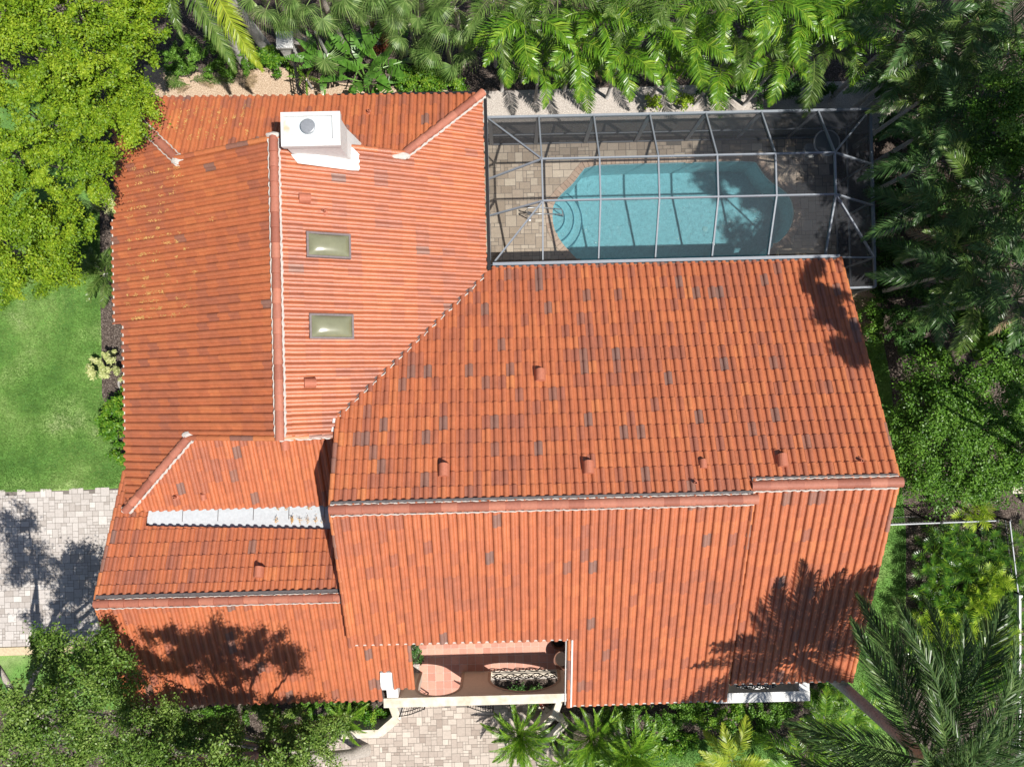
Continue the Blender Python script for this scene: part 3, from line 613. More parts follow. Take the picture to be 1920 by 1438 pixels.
for px in (530, 548, 560, 575, 588, 600, 608): litter(px, 975, lambda x, y: 3.42, 'y', 26, .05)
for px in (534, 540, 590): litter(px, 952, lambda x, y: 3.24, 'y', 20, .04)
o = b.build('leaf_litter', M['litter']); o['kind'] = 'stuff'; tag(o, 'yellow fallen leaves caught between roof tiles', 'leaf litter')

# ---------------------------------------------------------------- courtyard arcade
def wall_arch(name, x0, x1, y0, y1, zt, openings, m, parent, nseg=20):
    """wall in the x-z plane with arched openings (xa, xb, zsill, zspring, ztop)"""
    b = MB(); outer = []
    xs = x0
    def quad(xa, za, xb, zb):  # front/back faces
        for (y, fl) in ((y0, 1), (y1, 0)):
            V = [(xa, y, za), (xb, y, za), (xb, y, zb), (xa, y, zb)]; b.face(V if fl else V[::-1])
    for (xa, xb, zs, zp, ztp) in sorted(openings):
        quad(xs, 0, xa, zt); pts = []
        for k in range(nseg+1):
            t = math.pi*(1-k/nseg); pts.append(((xa+xb)/2+(xb-xa)/2*math.cos(t), zp+(ztp-zp)*math.sin(t)))
        for k in range(nseg):
            (ax, az), (bx, bz) = pts[k], pts[k+1]
            for (y, fl) in ((y0, 1), (y1, 0)):
                V = [(ax, y, az), (bx, y, bz), (bx, y, zt), (ax, y, zt)]; b.face(V if fl else V[::-1])
            b.face([(ax, y0, az), (ax, y1, az), (bx, y1, bz), (bx, y0, bz)])
        if zs > 0: quad(xa, 0, xb, zs); b.face([(xa, y0, zs), (xb, y0, zs), (xb, y1, zs), (xa, y1, zs)])
        b.face([(xa, y0, zs), (xa, y1, zs), (xa, y1, zp), (xa, y0, zp)]); b.face([(xb, y0, zs), (xb, y0, zp), (xb, y1, zp), (xb, y1, zs)])
        xs = xb
    quad(xs, 0, x1, zt); b.face([(x0, y0, 0), (x0, y0, zt), (x0, y1, zt), (x0, y1, 0)]); b.face([(x1, y0, 0), (x1, y1, 0), (x1, y1, zt), (x1, y0, zt)])
    b.face([(x0, y0, zt), (x1, y0, zt), (x1, y1, zt), (x0, y1, zt)])
    return b.build(name, m, parent)
AY0, AY1, AZ = -10.02, -9.78, 2.02
arc = wall_arch('arcade_wall', -4.10, 1.95, AY0, AY1, AZ, [(-3.17, -1.79, 0, 1.25, 1.93), (-.78, 1.50, .03, .75, 1.76)], M['stucco'], house)
b = MB(); b.box(-4.17, 1.50, AY0-.04, AY1+.015, AZ+.001, AZ+.05); b.box(1.50, 1.95, AY0+.0, AY1+.015, AZ+.001, AZ+.05); b.build('wall_coping', M['stone'], arc)
# trim rings round the arches
for (xa, xb, zp, zt_, z0) in ((-3.17, -1.79, 1.25, 1.93, 0.0), (-.78, 1.50, .75, 1.76, .12)):
    b = MB(); w = .10; n = 24; V = []
    for k in range(n+1):
        t = math.pi*(1-k/n)
        for e in (0, w): V.append(((xa+xb)/2+((xb-xa)/2+e)*math.cos(t), AY1+.012, zp+(min(zt_-zp+e, AZ-zp-.005))*math.sin(t)))
    V = [(xa, AY1+.012, z0), (xa-w, AY1+.012, z0)]+V+[(xb, AY1+.012, z0), (xb+w, AY1+.012, z0)]
    b.mesh(V, [(2*i, 2*i+2, 2*i+3, 2*i+1) for i in range(n+2)]); b.build('arch_trim', mat('arch_trim', (.42, .32, .25), rough=.85, namp=.06), arc)
# wing wall rising over the garage eave
b = MB(); P = [(-10.04, 0), (-8.48, 0), (-8.45, 3.02), (-8.52, 3.14), (-8.7, 3.18), (-8.95, 3.12), (-9.15, 2.9), (-9.3, 2.5), (-9.45, 2.15), (-9.7, 2.04), (-10.04, 2.04)]
n = len(P)
from mathutils.geometry import tessellate_polygon
V = [(-4.06, y, z) for y, z in P]+[(-3.70, y, z) for y, z in P]; T = tessellate_polygon([[Vector((y, z, 0)) for y, z in P]])
b.mesh(V, [tuple(t) for t in T]+[tuple(i+n for i in t) for t in T]+[(i, (i+1) % n, n+(i+1) % n, n+i) for i in range(n)]); b.build('wing_wall', M['white'], house)
def scroll_grille(name, x0, x1, y, z0, z1, parent, reps=5, seed=1):
    b = MB(); w = (x1-x0)/reps; h = (z1-z0); r = .015
    for k in range(reps):
        cx = x0+w*(k+.5); sg = 1 if k % 2 == 0 else -1
        for s in (1, -1):
            pts = []
            for i in range(26):
                t = i/25*2.3*math.pi*1.0; rr = w*.30*(1-i/25*.8); pts.append((cx+s*w*.24+rr*math.cos(t+math.pi*(s < 0))*sg, y, (z0+z1)/2+s*sg*h*.10+rr*1.0*math.sin(t)))
            b.tube(pts, r, 5)
    for ph in (0, math.pi):
        b.tube([(x0+(x1-x0)*i/40, y, (z0+z1)/2+h*.42*math.sin(i/40*math.pi*reps/1.0+ph)) for i in range(41)], r, 5)
    b.bar((x0, y, z0), (x1, y, z0), .022); return b.build(name, M['iron'], parent)
scroll_grille('iron_grille', -.74, 1.46, -9.86, .10, .62, arc)
# small east court wall
ARZ2 = 2.33
ec = wall_arch('court_wall', 6.30, 9.32, -10.05, -9.79, ARZ2, [(7.15, 8.55, 1.58, 1.75, 2.10)], M['white'], house)
b = MB(); b.box(9.05, 9.32, -9.787, -8.78, 0, ARZ2); b.box(6.30, 9.36, -10.08, -9.77, ARZ2+.001, ARZ2+.04); b.box(9.03, 9.35, -9.765, -8.80, ARZ2+.001, ARZ2+.04); b.build('wall_coping', M['white'], ec)
scroll_grille('iron_grille', 7.18, 8.52, -9.84, 1.62, 2.0, ec, 4)
sheet('court_floor', [(6.3, -9.8), (9.05, -9.8), (9.05, -8.75), (6.3, -8.75)], .02, mat('court_stone', (.50, .49, .46), rough=.9, namp=.2))
# courtyard floor
fx0, fx1, fy0, fy1 = -3.27, 1.98, -10.64, -7.0
sheet('courtyard_base', [(fx0, fy0), (-1.6, fy0), (-1.6, -9.9), (fx1, -9.9), (fx1, fy1), (fx0, fy1)], .012, M['grout'])
b = MB(); rs = random.Random(5); T_ = .278
for i in range(int((fx1-fx0)/T_)):
    for j in range(int((fy1-fy0)/T_)+1):
        x, y = fx0+i*T_, fy0+j*T_
        if y < -9.9 and x > -1.7: continue
        b.face([(x+.007, y+.007, .018), (x+T_-.007, y+.007, .018), (x+T_-.007, y+T_-.007, .018), (x+.007, y+T_-.007, .018)], rs.random())
o = b.build('courtyard_floor', M['terra']); o['kind'] = 'structure'
sheet('planter_bed', [(-4.1, -9.78), (-3.27, -9.78), (-3.27, -7.0), (-4.1, -7.0)], .016, M['gravel_white'])
for px, py, rr, lab in ((1048, 1202, .27, 'empty dark clay pot tucked against the courtyard house wall'), (1056, 1236, .33, 'larger empty clay pot nearer the iron grille in the courtyard')):
    x, y = hit(px, py, .5); r_ = empty('clay_pot', (x, y, .02), lab, 'pot', 'clay pots in the courtyard')
    b = MB(); b.lathe([(rr*.6, 0), (rr*.85, .2), (rr, .5), (rr*1.03, .56), (rr*.92, .56), (rr*.88, .5), (rr*.8, .42)], n=28); b.build('pot_body', M['pot'], r_, smooth=True)
    b = MB(); b.lathe([(rr*.82, .40), (0.01, .41)], n=20); b.build('potting_soil', M['soil'], r_)
# entry walls and gates
def low_wall(pts, zt, w, lab):
    P = [hit(x, y, zt) for x, y in pts]; r_ = empty('garden_wall', (P[0][0], P[0][1], 0), lab, 'wall'); b = MB()
    for p, q in zip(P[:-1], P[1:]): b.bar((p[0], p[1], zt/2), (q[0], q[1], zt/2), w, zt)
    for p in P[1:-1]: b.lathe([(w*.5, 0), (w*.5, zt-.001)], (p[0], p[1], 0), 12, capt=True)
    rel(b.build('wall_body', M['white']), r_)
    b = MB()
    for k, (p, q) in enumerate(zip(P[:-1], P[1:])): b.bar((p[0], p[1], zt+.022+k*.003), (q[0], q[1], zt+.022+k*.003), w+.05, .04)
    rel(b.build('wall_cap', M['stone']), r_)
low_wall([(735, 1318), (745, 1345), (712, 1374), (640, 1376)], .75, .22, 'low white angled garden wall left of the entrance gates')
low_wall([(1012, 1322), (1062, 1355), (1010, 1410)], .35, .14, 'low pale kerb wall under the cycad in front of the arcade')
low_wall([(1050, 1312), (1040, 1340), (1005, 1372)], .75, .16, 'narrow white garden wall right of the cycad')
def gate(px, py, ang, sgn, lab):
    x, y = hit(px, py, 1.0); g = empty('iron_gate', (x, y, 0), lab, 'gate', 'iron entrance gates', R(ang)); b = MB(); w = .82
    arcp = [(sgn*w*i/10, -.22*math.sin(math.pi*i/20), 0) for i in range(11)]
    for z in (.12, .95, 1.25): b.tube([(p[0], p[1], z) for p in arcp], .017, 6)
    b.tube([(0, 0, 0), (0, 0, 1.3)], .026, 6); b.tube([(arcp[-1][0], arcp[-1][1], .05), (arcp[-1][0], arcp[-1][1], 1.3)], .02, 6)
    b.build('gate_frame', M['iron'], g); b = MB()
    for i in range(1, 10): p = arcp[i]; b.tube([(p[0], p[1], .12), (p[0], p[1], 1.25)], .009, 5)
    b.build('gate_bars', M['iron'], g); b = MB(); c = arcp[5]
    for rr in (.14, .085): b.tube([(c[0]+rr*math.cos(t*.5236), c[1], .62+rr*1.4*math.sin(t*.5236)) for t in range(13)], .011, 5)
    b.build('gate_ornament', M['iron'], g)
gate(797, 1322, 0, -1, 'left curved black iron gate leaf folded open beside the entrance'); gate(878, 1318, 0, 1, 'right curved black iron gate leaf folded open in front of the cycad')

# ---------------------------------------------------------------- pool cage
cage = empty('pool_enclosure', (0, 0, 0), 'grey aluminium framed pool cage with dark insect screen over the pool', 'pool enclosure')
ZE, ZT, ZB = 2.50, 3.57, 2.70
XL, XR, YN, YB, Y1, Y2 = -.42, 11.73, 8.58, 3.88, 6.89, 5.63
xs = [hit(px, 210, ZE)[0] for px in (1010, 1113, 1218, 1323, 1427, 1533)]
def member(name, p, q, w=.046, h=.09, m='alulight'): b = MB(); b.bar(p, q, w, h); b.build(name, M[m], cage)
for x in xs:
    member('rafter', (x, YN, ZE), (x, Y1, ZT)); member('rafter', (x, Y1, ZT), (x, Y2, ZT)); member('rafter', (x, Y2, ZT), (x, YB, ZB))
xa, xb = xs[0], xs[-1]
for yy in (Y1, Y2): member('purlin', (xa, yy, ZT+.01), (xb, yy, ZT+.01))
member('eave_beam', (XL, YN, ZE), (XR, YN, ZE), .07, .12); member('eave_beam', (XL, YB, ZB), (xb+.5, YB, ZB), .06, .08); member('eave_beam', (xb+.5, YB, ZB), (XR, YB, ZE+.02), .05, .06)
member('eave_beam', (XR, YN, ZE), (XR, YB, ZE), .07, .12); member('eave_beam', (XL, YN, ZE+.05), (XL, YB, ZE+.05), .05, .06)
for p, q in (((XL, YN, ZE), (xa, Y1, ZT)), ((XL, Y1-.25, ZE), (xa, Y1, ZT)), ((XL, Y2-.15, ZE), (xa, Y2, ZT)), ((XL+.05, YB, ZB), (xa, Y2, ZT)),
             ((XR, YN, ZE), (xb, Y1, ZT)), ((XR, Y1-.05, ZE), (xb, Y1, ZT)), ((XR, Y2-.1, ZE), (xb, Y2, ZT)), ((XR, YB, ZE), (xb, Y2, ZT))): member('hip_rafter', p, q)
post_x = [XL+.1]+xs+[XR]
for x in post_x: member('post', (x, YN, 0), (x, YN, ZE-.06), .06, .13, 'alu')
for yy in (Y1, Y2, YB, 2.95): member('post', (XR, yy, 0), (XR, yy, ZE-.06), .06, .06, 'alu')
member('curb_stand_in', (XL, YN+.01, .92), (XR, YN+.01, .92), .05, .07, 'alulight'); member('curb_stand_in', (XR+.01, YN, .92), (XR+.01, 2.95, .92), .05, .07, 'alulight')  # rails stand in for the sunlit top of a low curb outside
member('base_rail', (XL, YN, .04), (XR, YN, .04), .05, .07, 'alu'); member('base_rail', (XR, YN, .04), (XR, 2.95, .04), .05, .07, 'alu')
# annex bay
xq = 10.45; member('eave_beam', (xq, 2.95, 2.34), (XR, 2.95, 2.5), .06, .08); member('eave_beam', (XR, YB, 2.5), (XR, 2.95, 2.5), .06, .09); member('eave_beam', (xq, YB, ZB-.02), (xq, 2.95, 2.34), .05, .06)
member('base_rail', (xq, 2.95, .04), (XR, 2.95, .04), .05, .07, 'alu'); member('post', (xq, 2.95, 0), (xq, 2.95, 2.3), .06, .06, 'alu')
def panel(pts): b = MB(); b.face([(p[0], p[1], p[2]-.03) for p in pts]); b.build('screen_panel', M['screen'], cage)
for x, x2 in zip(xs[:-1], xs[1:]):
    panel([(x, YN, ZE), (x2, YN, ZE), (x2, Y1, ZT), (x, Y1, ZT)]); panel([(x, Y1, ZT), (x2, Y1, ZT), (x2, Y2, ZT), (x, Y2, ZT)]); panel([(x, Y2, ZT), (x2, Y2, ZT), (x2, YB, ZB), (x, YB, ZB)])
for X, xx in ((XL, xa), (XR, xb)):
    panel([(X, YN, ZE), (xx, Y1, ZT), (xx, YN, ZE)]); panel([(X, YN, ZE), (X, Y1-.15, ZE), (xx, Y1, ZT)]); panel([(X, Y1-.15, ZE), (X, Y2-.15, ZE), (xx, Y2, ZT), (xx, Y1, ZT)])
    panel([(X, Y2-.15, ZE), (X, YB, ZE), (xx, Y2, ZT)]); panel([(X, YB, ZE), (xx, YB, ZB), (xx, Y2, ZT)])
for x, x2 in zip(post_x[:-1], post_x[1:]):
    b = MB(); b.face([(x, YN, .08), (x2, YN, .08), (x2, YN, ZE-.06), (x, YN, ZE-.06)]); b.build('screen_panel', M['screen'], cage)
b = MB(); b.face([(XR, YN, .08), (XR, 2.95, .08), (XR, 2.95, ZE-.06), (XR, YN, ZE-.06)]); b.build('screen_panel', M['screen'], cage)
panel([(xq, YB, 2.66), (XR, YB, 2.5), (XR, 2.95, 2.5), (xq, 2.95, 2.34)])
b = MB(); b.face([(xq, 2.95, .08), (XR, 2.95, .08), (XR, 2.95, 2.45), (xq, 2.95, 2.3)]); b.build('screen_panel', M['screen'], cage)
# handrail in the pool
x, y = hit(985, 400, .5); x2, y2 = hit(1058, 401, .1); hr = empty('pool_handrail', (x, y, 0), 'steel ladder handrail curving from the deck into the pool steps', 'handrail')
for k, o_ in enumerate((-.11, .11)):
    b = MB(); b.tube([(x+.15, y+o_, 0), (x, y+o_*.6, .5), (x+.1, y+o_, .78), (x+.5, y+o_, .82), (x2-.1, y2+o_*.8, .35), (x2, y2, -.3)], .021, 8); rel(b.build('rail', M['metal'], None, True), hr)
b = MB()
for o_ in (-.11, .11): b.lathe([(.06, 0), (.06, .03), (.03, .04)], (x+.15, y+o_, .008), 12, capt=True)
rel(b.build('escutcheon', M['metal']), hr)
# round table, stool, bench under the screen
x, y = hit(1550, 268, .7); t = empty('patio_table', (x, y, 0), 'round glass patio table with pale rim in the shaded far corner of the pool deck', 'table')
mglass = mat('table_glass', (.16, .19, .20), rough=.12, spec=.7, namp=.05)
b = MB(); b.lathe([(.44, .69), (.46, .70), (.46, .72), (.44, .73), (.41, .72)], n=32); b.build('rim', M['white'], t, True); b = MB(); b.lathe([(.43, .705), (.01, .706)], n=32); b.build('tabletop', mglass, t)
for k in range(4): b = MB(); c, s = math.cos(k*1.571+.4), math.sin(k*1.571+.4); b.tube([(.1*c, .1*s, .68), (.33*c, .33*s, 0)], .018, 6); b.build('leg', M['white'], t)
x, y = hit(1519, 283, .4); t = empty('patio_stool', (x, y, 0), 'small round stool beside the glass patio table', 'stool')
b = MB(); b.lathe([(.24, .40), (.26, .41), (.26, .44), (.23, .45), (.01, .452)], n=28); b.build('seat', mat('stool_seat', (.35, .36, .35), rough=.6), t, True)
for k in range(4): b = MB(); c, s = math.cos(k*1.571), math.sin(k*1.571); b.tube([(.15*c, .15*s, .40), (.22*c, .22*s, 0)], .015, 6); b.build('leg', M['white'], t)
x, y = hit(1492, 476, .4); t = empty('patio_bench', (x, y, 0), 'tan wooden bench on the deck against the house eave', 'bench')
mb = mat('tan_wood', (.45, .36, .25), rough=.7, namp=.2)
b = MB()
for k in range(4): b.box(-.62, .62, -.2+k*.1, -.115+k*.1, .38, .42)
b.build('seat', mb, t)
for s in (-.52, .52): b = MB(); b.box(s-.04, s+.04, -.18, .16, 0, .378); b.build('leg', mb, t)
# hose by the white bush
x, y = hit(234, 722); b = MB(); b.tube([(x+(.17+.02*math.sin(t*.9))*math.cos(t*.3), y+.17*math.sin(t*.3)*1.5, .02+.0012*t) for t in range(75)], .014, 6)
b2 = b.build('garden_hose', mat('hose', (.42, .40, .38), rough=.5)); tag(b2, 'coiled grey garden hose on the mulch beside the west wall', 'hose')

# ---------------------------------------------------------------- plants
def frond(name, m, Lr, n, ll, w, arch, droop, sweep=.5, vee=.25, seed=0, tip=.35, twist=.3, stalk=.12):
    rs = random.Random(seed); b = MB()
    def P(t): return Vector((Lr*t*(1-.16*droop*t*t), 0, Lr*(arch*t-droop*t*t)))
    b.tube([P(i/8) for i in range(9)], [.018*Lr/2*(1-.85*i/8)+.004 for i in range(9)], 4, .75)
    for i in range(n):
        t = stalk+(1-stalk)*(i+.5)/n; c = P(t); d = (P(min(1, t+.02))-P(t-.02)).normalized(); s = Vector((0, 1, 0)); nn = s.cross(d)*-1
        l = ll*(math.sin(math.pi*min(1, (.10+.90*(t-stalk)/(1-stalk)))**.85)*.85+.15)*rs.uniform(.85, 1.1)
        for sg in (1, -1):
            sw = sweep+.5*t+rs.uniform(-.12, .12); v = vee+rs.uniform(-.15, .15)*twist*2
            o = (s*sg*math.cos(sw)+d*math.sin(sw)+nn*math.sin(v)).normalized(); o2 = (o+Vector((0, 0, -tip*rs.uniform(.6, 1.5)))).normalized()
            wd = (d*math.cos(sw)-s*sg*math.sin(sw)); wd = (wd+nn*rs.uniform(-twist, twist)).normalized()*w*.5
            p1 = c+o*l*.5; p2 = p1+o2*l*.5; tn = min(1, max(0, rs.gauss(.45, .18)+.15*(t-.5)))
            b.mesh([c-wd*.5, c+wd*.5, p1+wd, p1-wd, p2], [(0, 1, 2, 3), (3, 2, 4)], tn)
    o = b.build(name, m); me = o.data; bpy.data.objects.remove(o); return me
def fan(name, m, stalk, rad, n, seed=0, spread=150, droop=.35, w=.05):
    rs = random.Random(seed); b = MB(); b.tube([(0, 0, 0), (stalk*.5, 0, .06*stalk), (stalk, 0, 0)], .014, 4, .8); c = Vector((stalk, 0, 0))
    for i in range(n):
        a = R(-spread+2*spread*i/(n-1)); l = rad*(1-.25*(abs(a)/R(spread))**2)*rs.uniform(.85, 1.05); d = Vector((math.cos(a), math.sin(a), .12*math.cos(2*a)))
        s = Vector((-math.sin(a), math.cos(a), 0)); hw = rad*.42*math.tan(R(spread)/(n-1)); z = (.02 if i % 2 else -.01)
        p1 = c+d*l*.52+Vector((0, 0, z)); p2 = c+d*l*.8+Vector((0, 0, z-droop*l*.14)); p3 = c+d*l*.98+Vector((0, 0, z-droop*l*.55*rs.uniform(.6, 1.6)))
        tn = min(1, max(0, rs.gauss(.5, .2))); b.mesh([c, p1-s*hw, p1+s*hw, p2-s*hw*.5, p2+s*hw*.5, p3], [(0, 1, 2), (1, 3, 4, 2), (3, 5, 4)], tn)
    o = b.build(name, m); me = o.data; bpy.data.objects.remove(o); return me
def paddle(name, m, stalk, Lr, w, seed=0):
    rs = random.Random(seed); b = MB(); b.tube([(0, 0, 0), (stalk, 0, stalk*.25)], .02, 5, .9); n = 12
    def P(t): return Vector((stalk+Lr*t, 0, stalk*.25+Lr*(.15*t-.45*t*t)))
    for sg in (1, -1):
        for i in range(n):
            t0, t1 = i/n, (i+1)/n-(.03 if rs.random() < .35 else 0); q = []
            W = lambda t: w*math.sin(math.pi*min(1, .06+.94*t)**.8)*(1 if t < .97 else .4)
            V = [P(t0), P(t1), P(t1)+Vector((.06*Lr*t1, sg*W(t1), .12*W(t1)-.25*W(t1)*t1)), P(t0)+Vector((.06*Lr*t0, sg*W(t0), .12*W(t0)-.25*W(t0)*t0))]
            b.mesh(V, [(0, 1, 2, 3)], min(1, max(0, rs.gauss(.5 if sg > 0 else .4, .1))))
    o = b.build(name, m); me = o.data; bpy.data.objects.remove(o); return me
def lobed(name, m, stalk, rad, n=8, seed=0):
    rs = random.Random(seed); b = MB(); b.tube([(0, 0, 0), (stalk, 0, stalk*.2)], .009, 4, .8); c = Vector((stalk*.92, 0, stalk*.2)); e = c+Vector((rad, 0, -.16*rad))
    for i in range(n):
        t = i/(n-1)
        for sg in (1, -1):
            o = c+(e-c)*t*.85; ang = R(110-85*t); l = rad*(.50+.25*math.sin(math.pi*t))*rs.uniform(.85, 1.1); d = Vector((math.cos(ang), sg*math.sin(ang), -.12)); s = Vector((-d.y, d.x, 0))*rad*.048
            p1 = o+d*l*.55; p2 = o+d*l+Vector((0, 0, -.12*l)); b.mesh([o-s*.8, o+s*.8, p1+s, p1-s, p2], [(0, 1, 2, 3), (3, 2, 4)], min(1, max(0, rs.gauss(.45, .2))))
    o = b.build(name, m); me = o.data; bpy.data.objects.remove(o); return me
def obj(name, me, parent, loc=(0, 0, 0), az=0, el=0, roll=0, s=1.0):
    o = bpy.data.objects.new(name, me); o.parent = parent; o.location = loc
    o.rotation_mode = 'QUATERNION'; o.rotation_quaternion = (Matrix.Rotation(az, 3, 'Z') @ Matrix.Rotation(-el, 3, 'Y') @ Matrix.Rotation(roll, 3, 'X')).to_quaternion()
    o.scale = (s, s, s); link(o); return o
def palm(name, px, py, h, meshes, nf, label, cat='palm tree', group=None, tr=.09, s=1.0, els=(-.35, 1.1), azs=None, lean=(0, 0), rs=None, tm='palmbark', leaf='frond', seed=0, xy=None):
    rs = random.Random(seed*77+5); x, y = xy or hit(px, py, h); bx, by = x+lean[0], y+lean[1]; root = empty(name, (bx, by, 0), label, cat, group)
    top = (-lean[0], -lean[1], h); b = MB()
    if h > .3:
        pts = [(top[0]*(t/8)**1.3, top[1]*(t/8)**1.3, h*t/8) for t in range(9)]; b.tube(pts, [tr*(1.35-.1*t if t < 3 else 1.0-.02*t)*(1+.04*rs.uniform(-1, 1)) for t in range(9)], 10, .5); b.build('trunk', M[tm], root, True)
    for i in range(nf):
        az = azs[i][0] if azs else i*2.39996+rs.uniform(-.25, .25); k = i/max(1, nf-1); el = azs[i][1] if azs else els[0]+(els[1]-els[0])*k+rs.uniform(-.12, .12)
        me = meshes[rs.randrange(len(meshes))]
        if leaf == 'frond' and group and (k < .25) and rs.random() < .45 and not azs: me = DR[rs.randrange(2)]; el -= .2
        obj(leaf, me, root, (top[0]+.05*math.cos(az), top[1]+.05*math.sin(az), top[2]+.10*k), az, el, rs.uniform(-.5, .5), s*rs.uniform(.82, 1.12)*(azs[i][2] if azs and len(azs[i]) > 2 else 1))
    return root
def leaves(b_c, n, size, rs, V, F, T, tone0, up_=.5, asp=.55):
    """n leaf quads spread through clumps b_c (array of x,y,z,r)"""
    idx = rs.randint(0, len(b_c), n); C = b_c[idx]; d = rs.normal(size=(n, 3)); d /= np.linalg.norm(d, axis=1)[:, None]; d[:, 2] = np.where(d[:, 2] < -.3, -d[:, 2], d[:, 2])
    rad = C[:, 3]*(rs.uniform(.25, 1.0, n)**.45); el = rs.normal(size=(len(b_c), 3))*np.array([1, 1, .35]); el /= np.linalg.norm(el, axis=1)[:, None]; E = el[idx]
    P = C[:, :3]+d*rad[:, None]*np.array([.72, .72, .5])*rs.uniform(.3, 1.25, (n, 1))+E*(rs.normal(size=(n, 1))*C[:, 3:4]*.55)
    nrm = d*.55+rs.normal(size=(n, 3))*.55+np.array([0, 0, up_]); nrm /= np.linalg.norm(nrm, axis=1)[:, None]
    a = rs.normal(size=(n, 3)); a -= nrm*(a*nrm).sum(1)[:, None]; a /= np.linalg.norm(a, axis=1)[:, None]; c = np.cross(nrm, a); s = (size*rs.uniform(.65, 1.25, n))[:, None]
    v = np.stack([P-a*s*.5, P+c*s*.5*asp-a*s*.05, P+a*s*.5, P-c*s*.5*asp-a*s*.05], 1).reshape(-1, 3)
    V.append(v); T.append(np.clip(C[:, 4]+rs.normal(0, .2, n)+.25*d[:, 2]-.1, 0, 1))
def foliage(name, m, clumps, n, size, parent, seed=0, up_=.5, asp=.55):
    rs = np.random.RandomState(seed); V = []; T = []; C = np.array([(*c[:4], rs.uniform(.25, .68)) for c in clumps]); leaves(C, n, size, rs, V, None, T, 0, up_, asp)
    v = np.concatenate(V).astype(np.float32); t = np.concatenate(T).astype(np.float32); me = bpy.data.meshes.new(name); k = len(v)//4
    me.vertices.add(len(v)); me.vertices.foreach_set('co', v.ravel()); me.loops.add(len(v)); me.loops.foreach_set('vertex_index', np.arange(len(v), dtype=np.int32))
    me.polygons.add(k); me.polygons.foreach_set('loop_start', np.arange(0, len(v), 4, dtype=np.int32)); me.polygons.foreach_set('loop_total', np.full(k, 4, dtype=np.int32)); me.update(calc_edges=True)
    me.materials.append(m); at = me.attributes.new('tone', 'FLOAT', 'FACE'); at.data.foreach_set('value', t); o = bpy.data.objects.new(name, me); link(o); o.parent = parent; return o
def tree(name, base, lobes, n, size, leafm, label, cat='tree', group=None, clump=(.28, .55), cpl=22, bark='bark', tr=.18, seed=0, twigs=.4, shell=True, asp=.55, up_=.5):
    """base (x,y); lobes: (x,y,z,rx,ry,rz) in world metres; each lobe carries small leaf clumps on its upper shell"""
    rs = random.Random(seed); root = empty(name, (base[0], base[1], 0), label, cat, group); B = Vector((base[0], base[1], 0)); C = []; br = MB(); zf = min(l[2] for l in lobes)*.55
    mean = Vector((sum(l[0] for l in lobes)/len(lobes), sum(l[1] for l in lobes)/len(lobes), 0))-B
    fork = Vector((mean.x*.3, mean.y*.3, zf)); tb = MB(); tb.tube([(0, 0, 0), (fork.x*.4, fork.y*.4, zf*.5), fork], [tr*1.3, tr, tr*.85], 10); tb.build('trunk', M[bark], root, True)
    for l in lobes:
        c = Vector(l[:3])-B; mid = (fork+c)/2+Vector((rs.uniform(-.2, .2), rs.uniform(-.2, .2), .1)); lc = c-Vector((0, 0, l[5]*.5)); br.tube([fork, mid, lc], [tr*.6, tr*.38, tr*.2], 6)
        k = max(9, int(cpl*l[3]*l[4]))
        for _ in range(k):
            t = rs.uniform(0, 6.283); u = math.sqrt(rs.random()); ph = rs.uniform(.55, 1.0) if shell else rs.uniform(.1, 1)
            x, y = l[0]+l[3]*u*math.cos(t), l[1]+l[4]*u*math.sin(t); z = l[2]+l[5]*math.sqrt(max(0, 1-u*u))*ph-(.35*l[5] if u > .85 else 0); r = rs.uniform(*clump)
            p = Vector((x, y, z))-B; C.append((p.x, p.y, p.z, r))
            if rs.random() < twigs: br.tube([lc, (lc+p)/2+Vector((0, 0, -.08)), p], [tr*.14, tr*.09, .008], 4)
    br.build('limbs', M[bark], root, True); f = foliage('crown', leafm, C, n, size, root, seed, up_, asp); return root
ORD = ['first', 'second', 'third', 'fourth', 'fifth', 'sixth', 'seventh', 'eighth', 'ninth', 'tenth', 'eleventh', 'twelfth', 'thirteenth', 'fourteenth', 'fifteenth', 'sixteenth', 'seventeenth', 'eighteenth']

# --- big lime green canopy, upper left
def L3(px, py, z, rx, ry, rz): x, y = hit(px, py, z); return (x, y, z, rx, ry, rz)
tree('broadleaf_tree', hit(-40, 120), [L3(40, 40, 6.4, 1.6, 1.5, 1.2), L3(150, 40, 6.3, 1.4, 1.3, 1.1), L3(240, 50, 5.8, 1.0, 1.0, .9), L3(90, 130, 6.4, 1.5, 1.3, 1.1), L3(205, 130, 5.7, 1.2, .9, .9), L3(300, 20, 5.4, .85, .7, .6), L3(-40, 20, 6.6, 1.5, 1.6, 1.2), L3(252, 100, 5.2, .55, .55, .6)],
     100000, .08, M['leaf_lime'], 'big lime green broadleaf tree filling the top left corner', seed=3, cpl=17, clump=(.16, .46), tr=.22, twigs=.2)
tree('broadleaf_tree', hit(20, 300), [L3(60, 220, 6.2, 1.3, 1.1, 1.0), L3(170, 220, 5.6, 1.2, .9, .9), L3(228, 225, 5.0, .7, .65, .7), L3(30, 310, 6.0, 1.3, 1.1, 1.0), L3(130, 320, 5.3, 1.2, .9, .8), L3(248, 180, 5.0, .5, .45, .5), L3(185, 310, 4.9, .5, .5, .5)],
     84000, .08, M['leaf_lime'], 'middle lime green tree reaching over the roof corner', seed=4, cpl=17, clump=(.16, .44), tr=.2, twigs=.2)
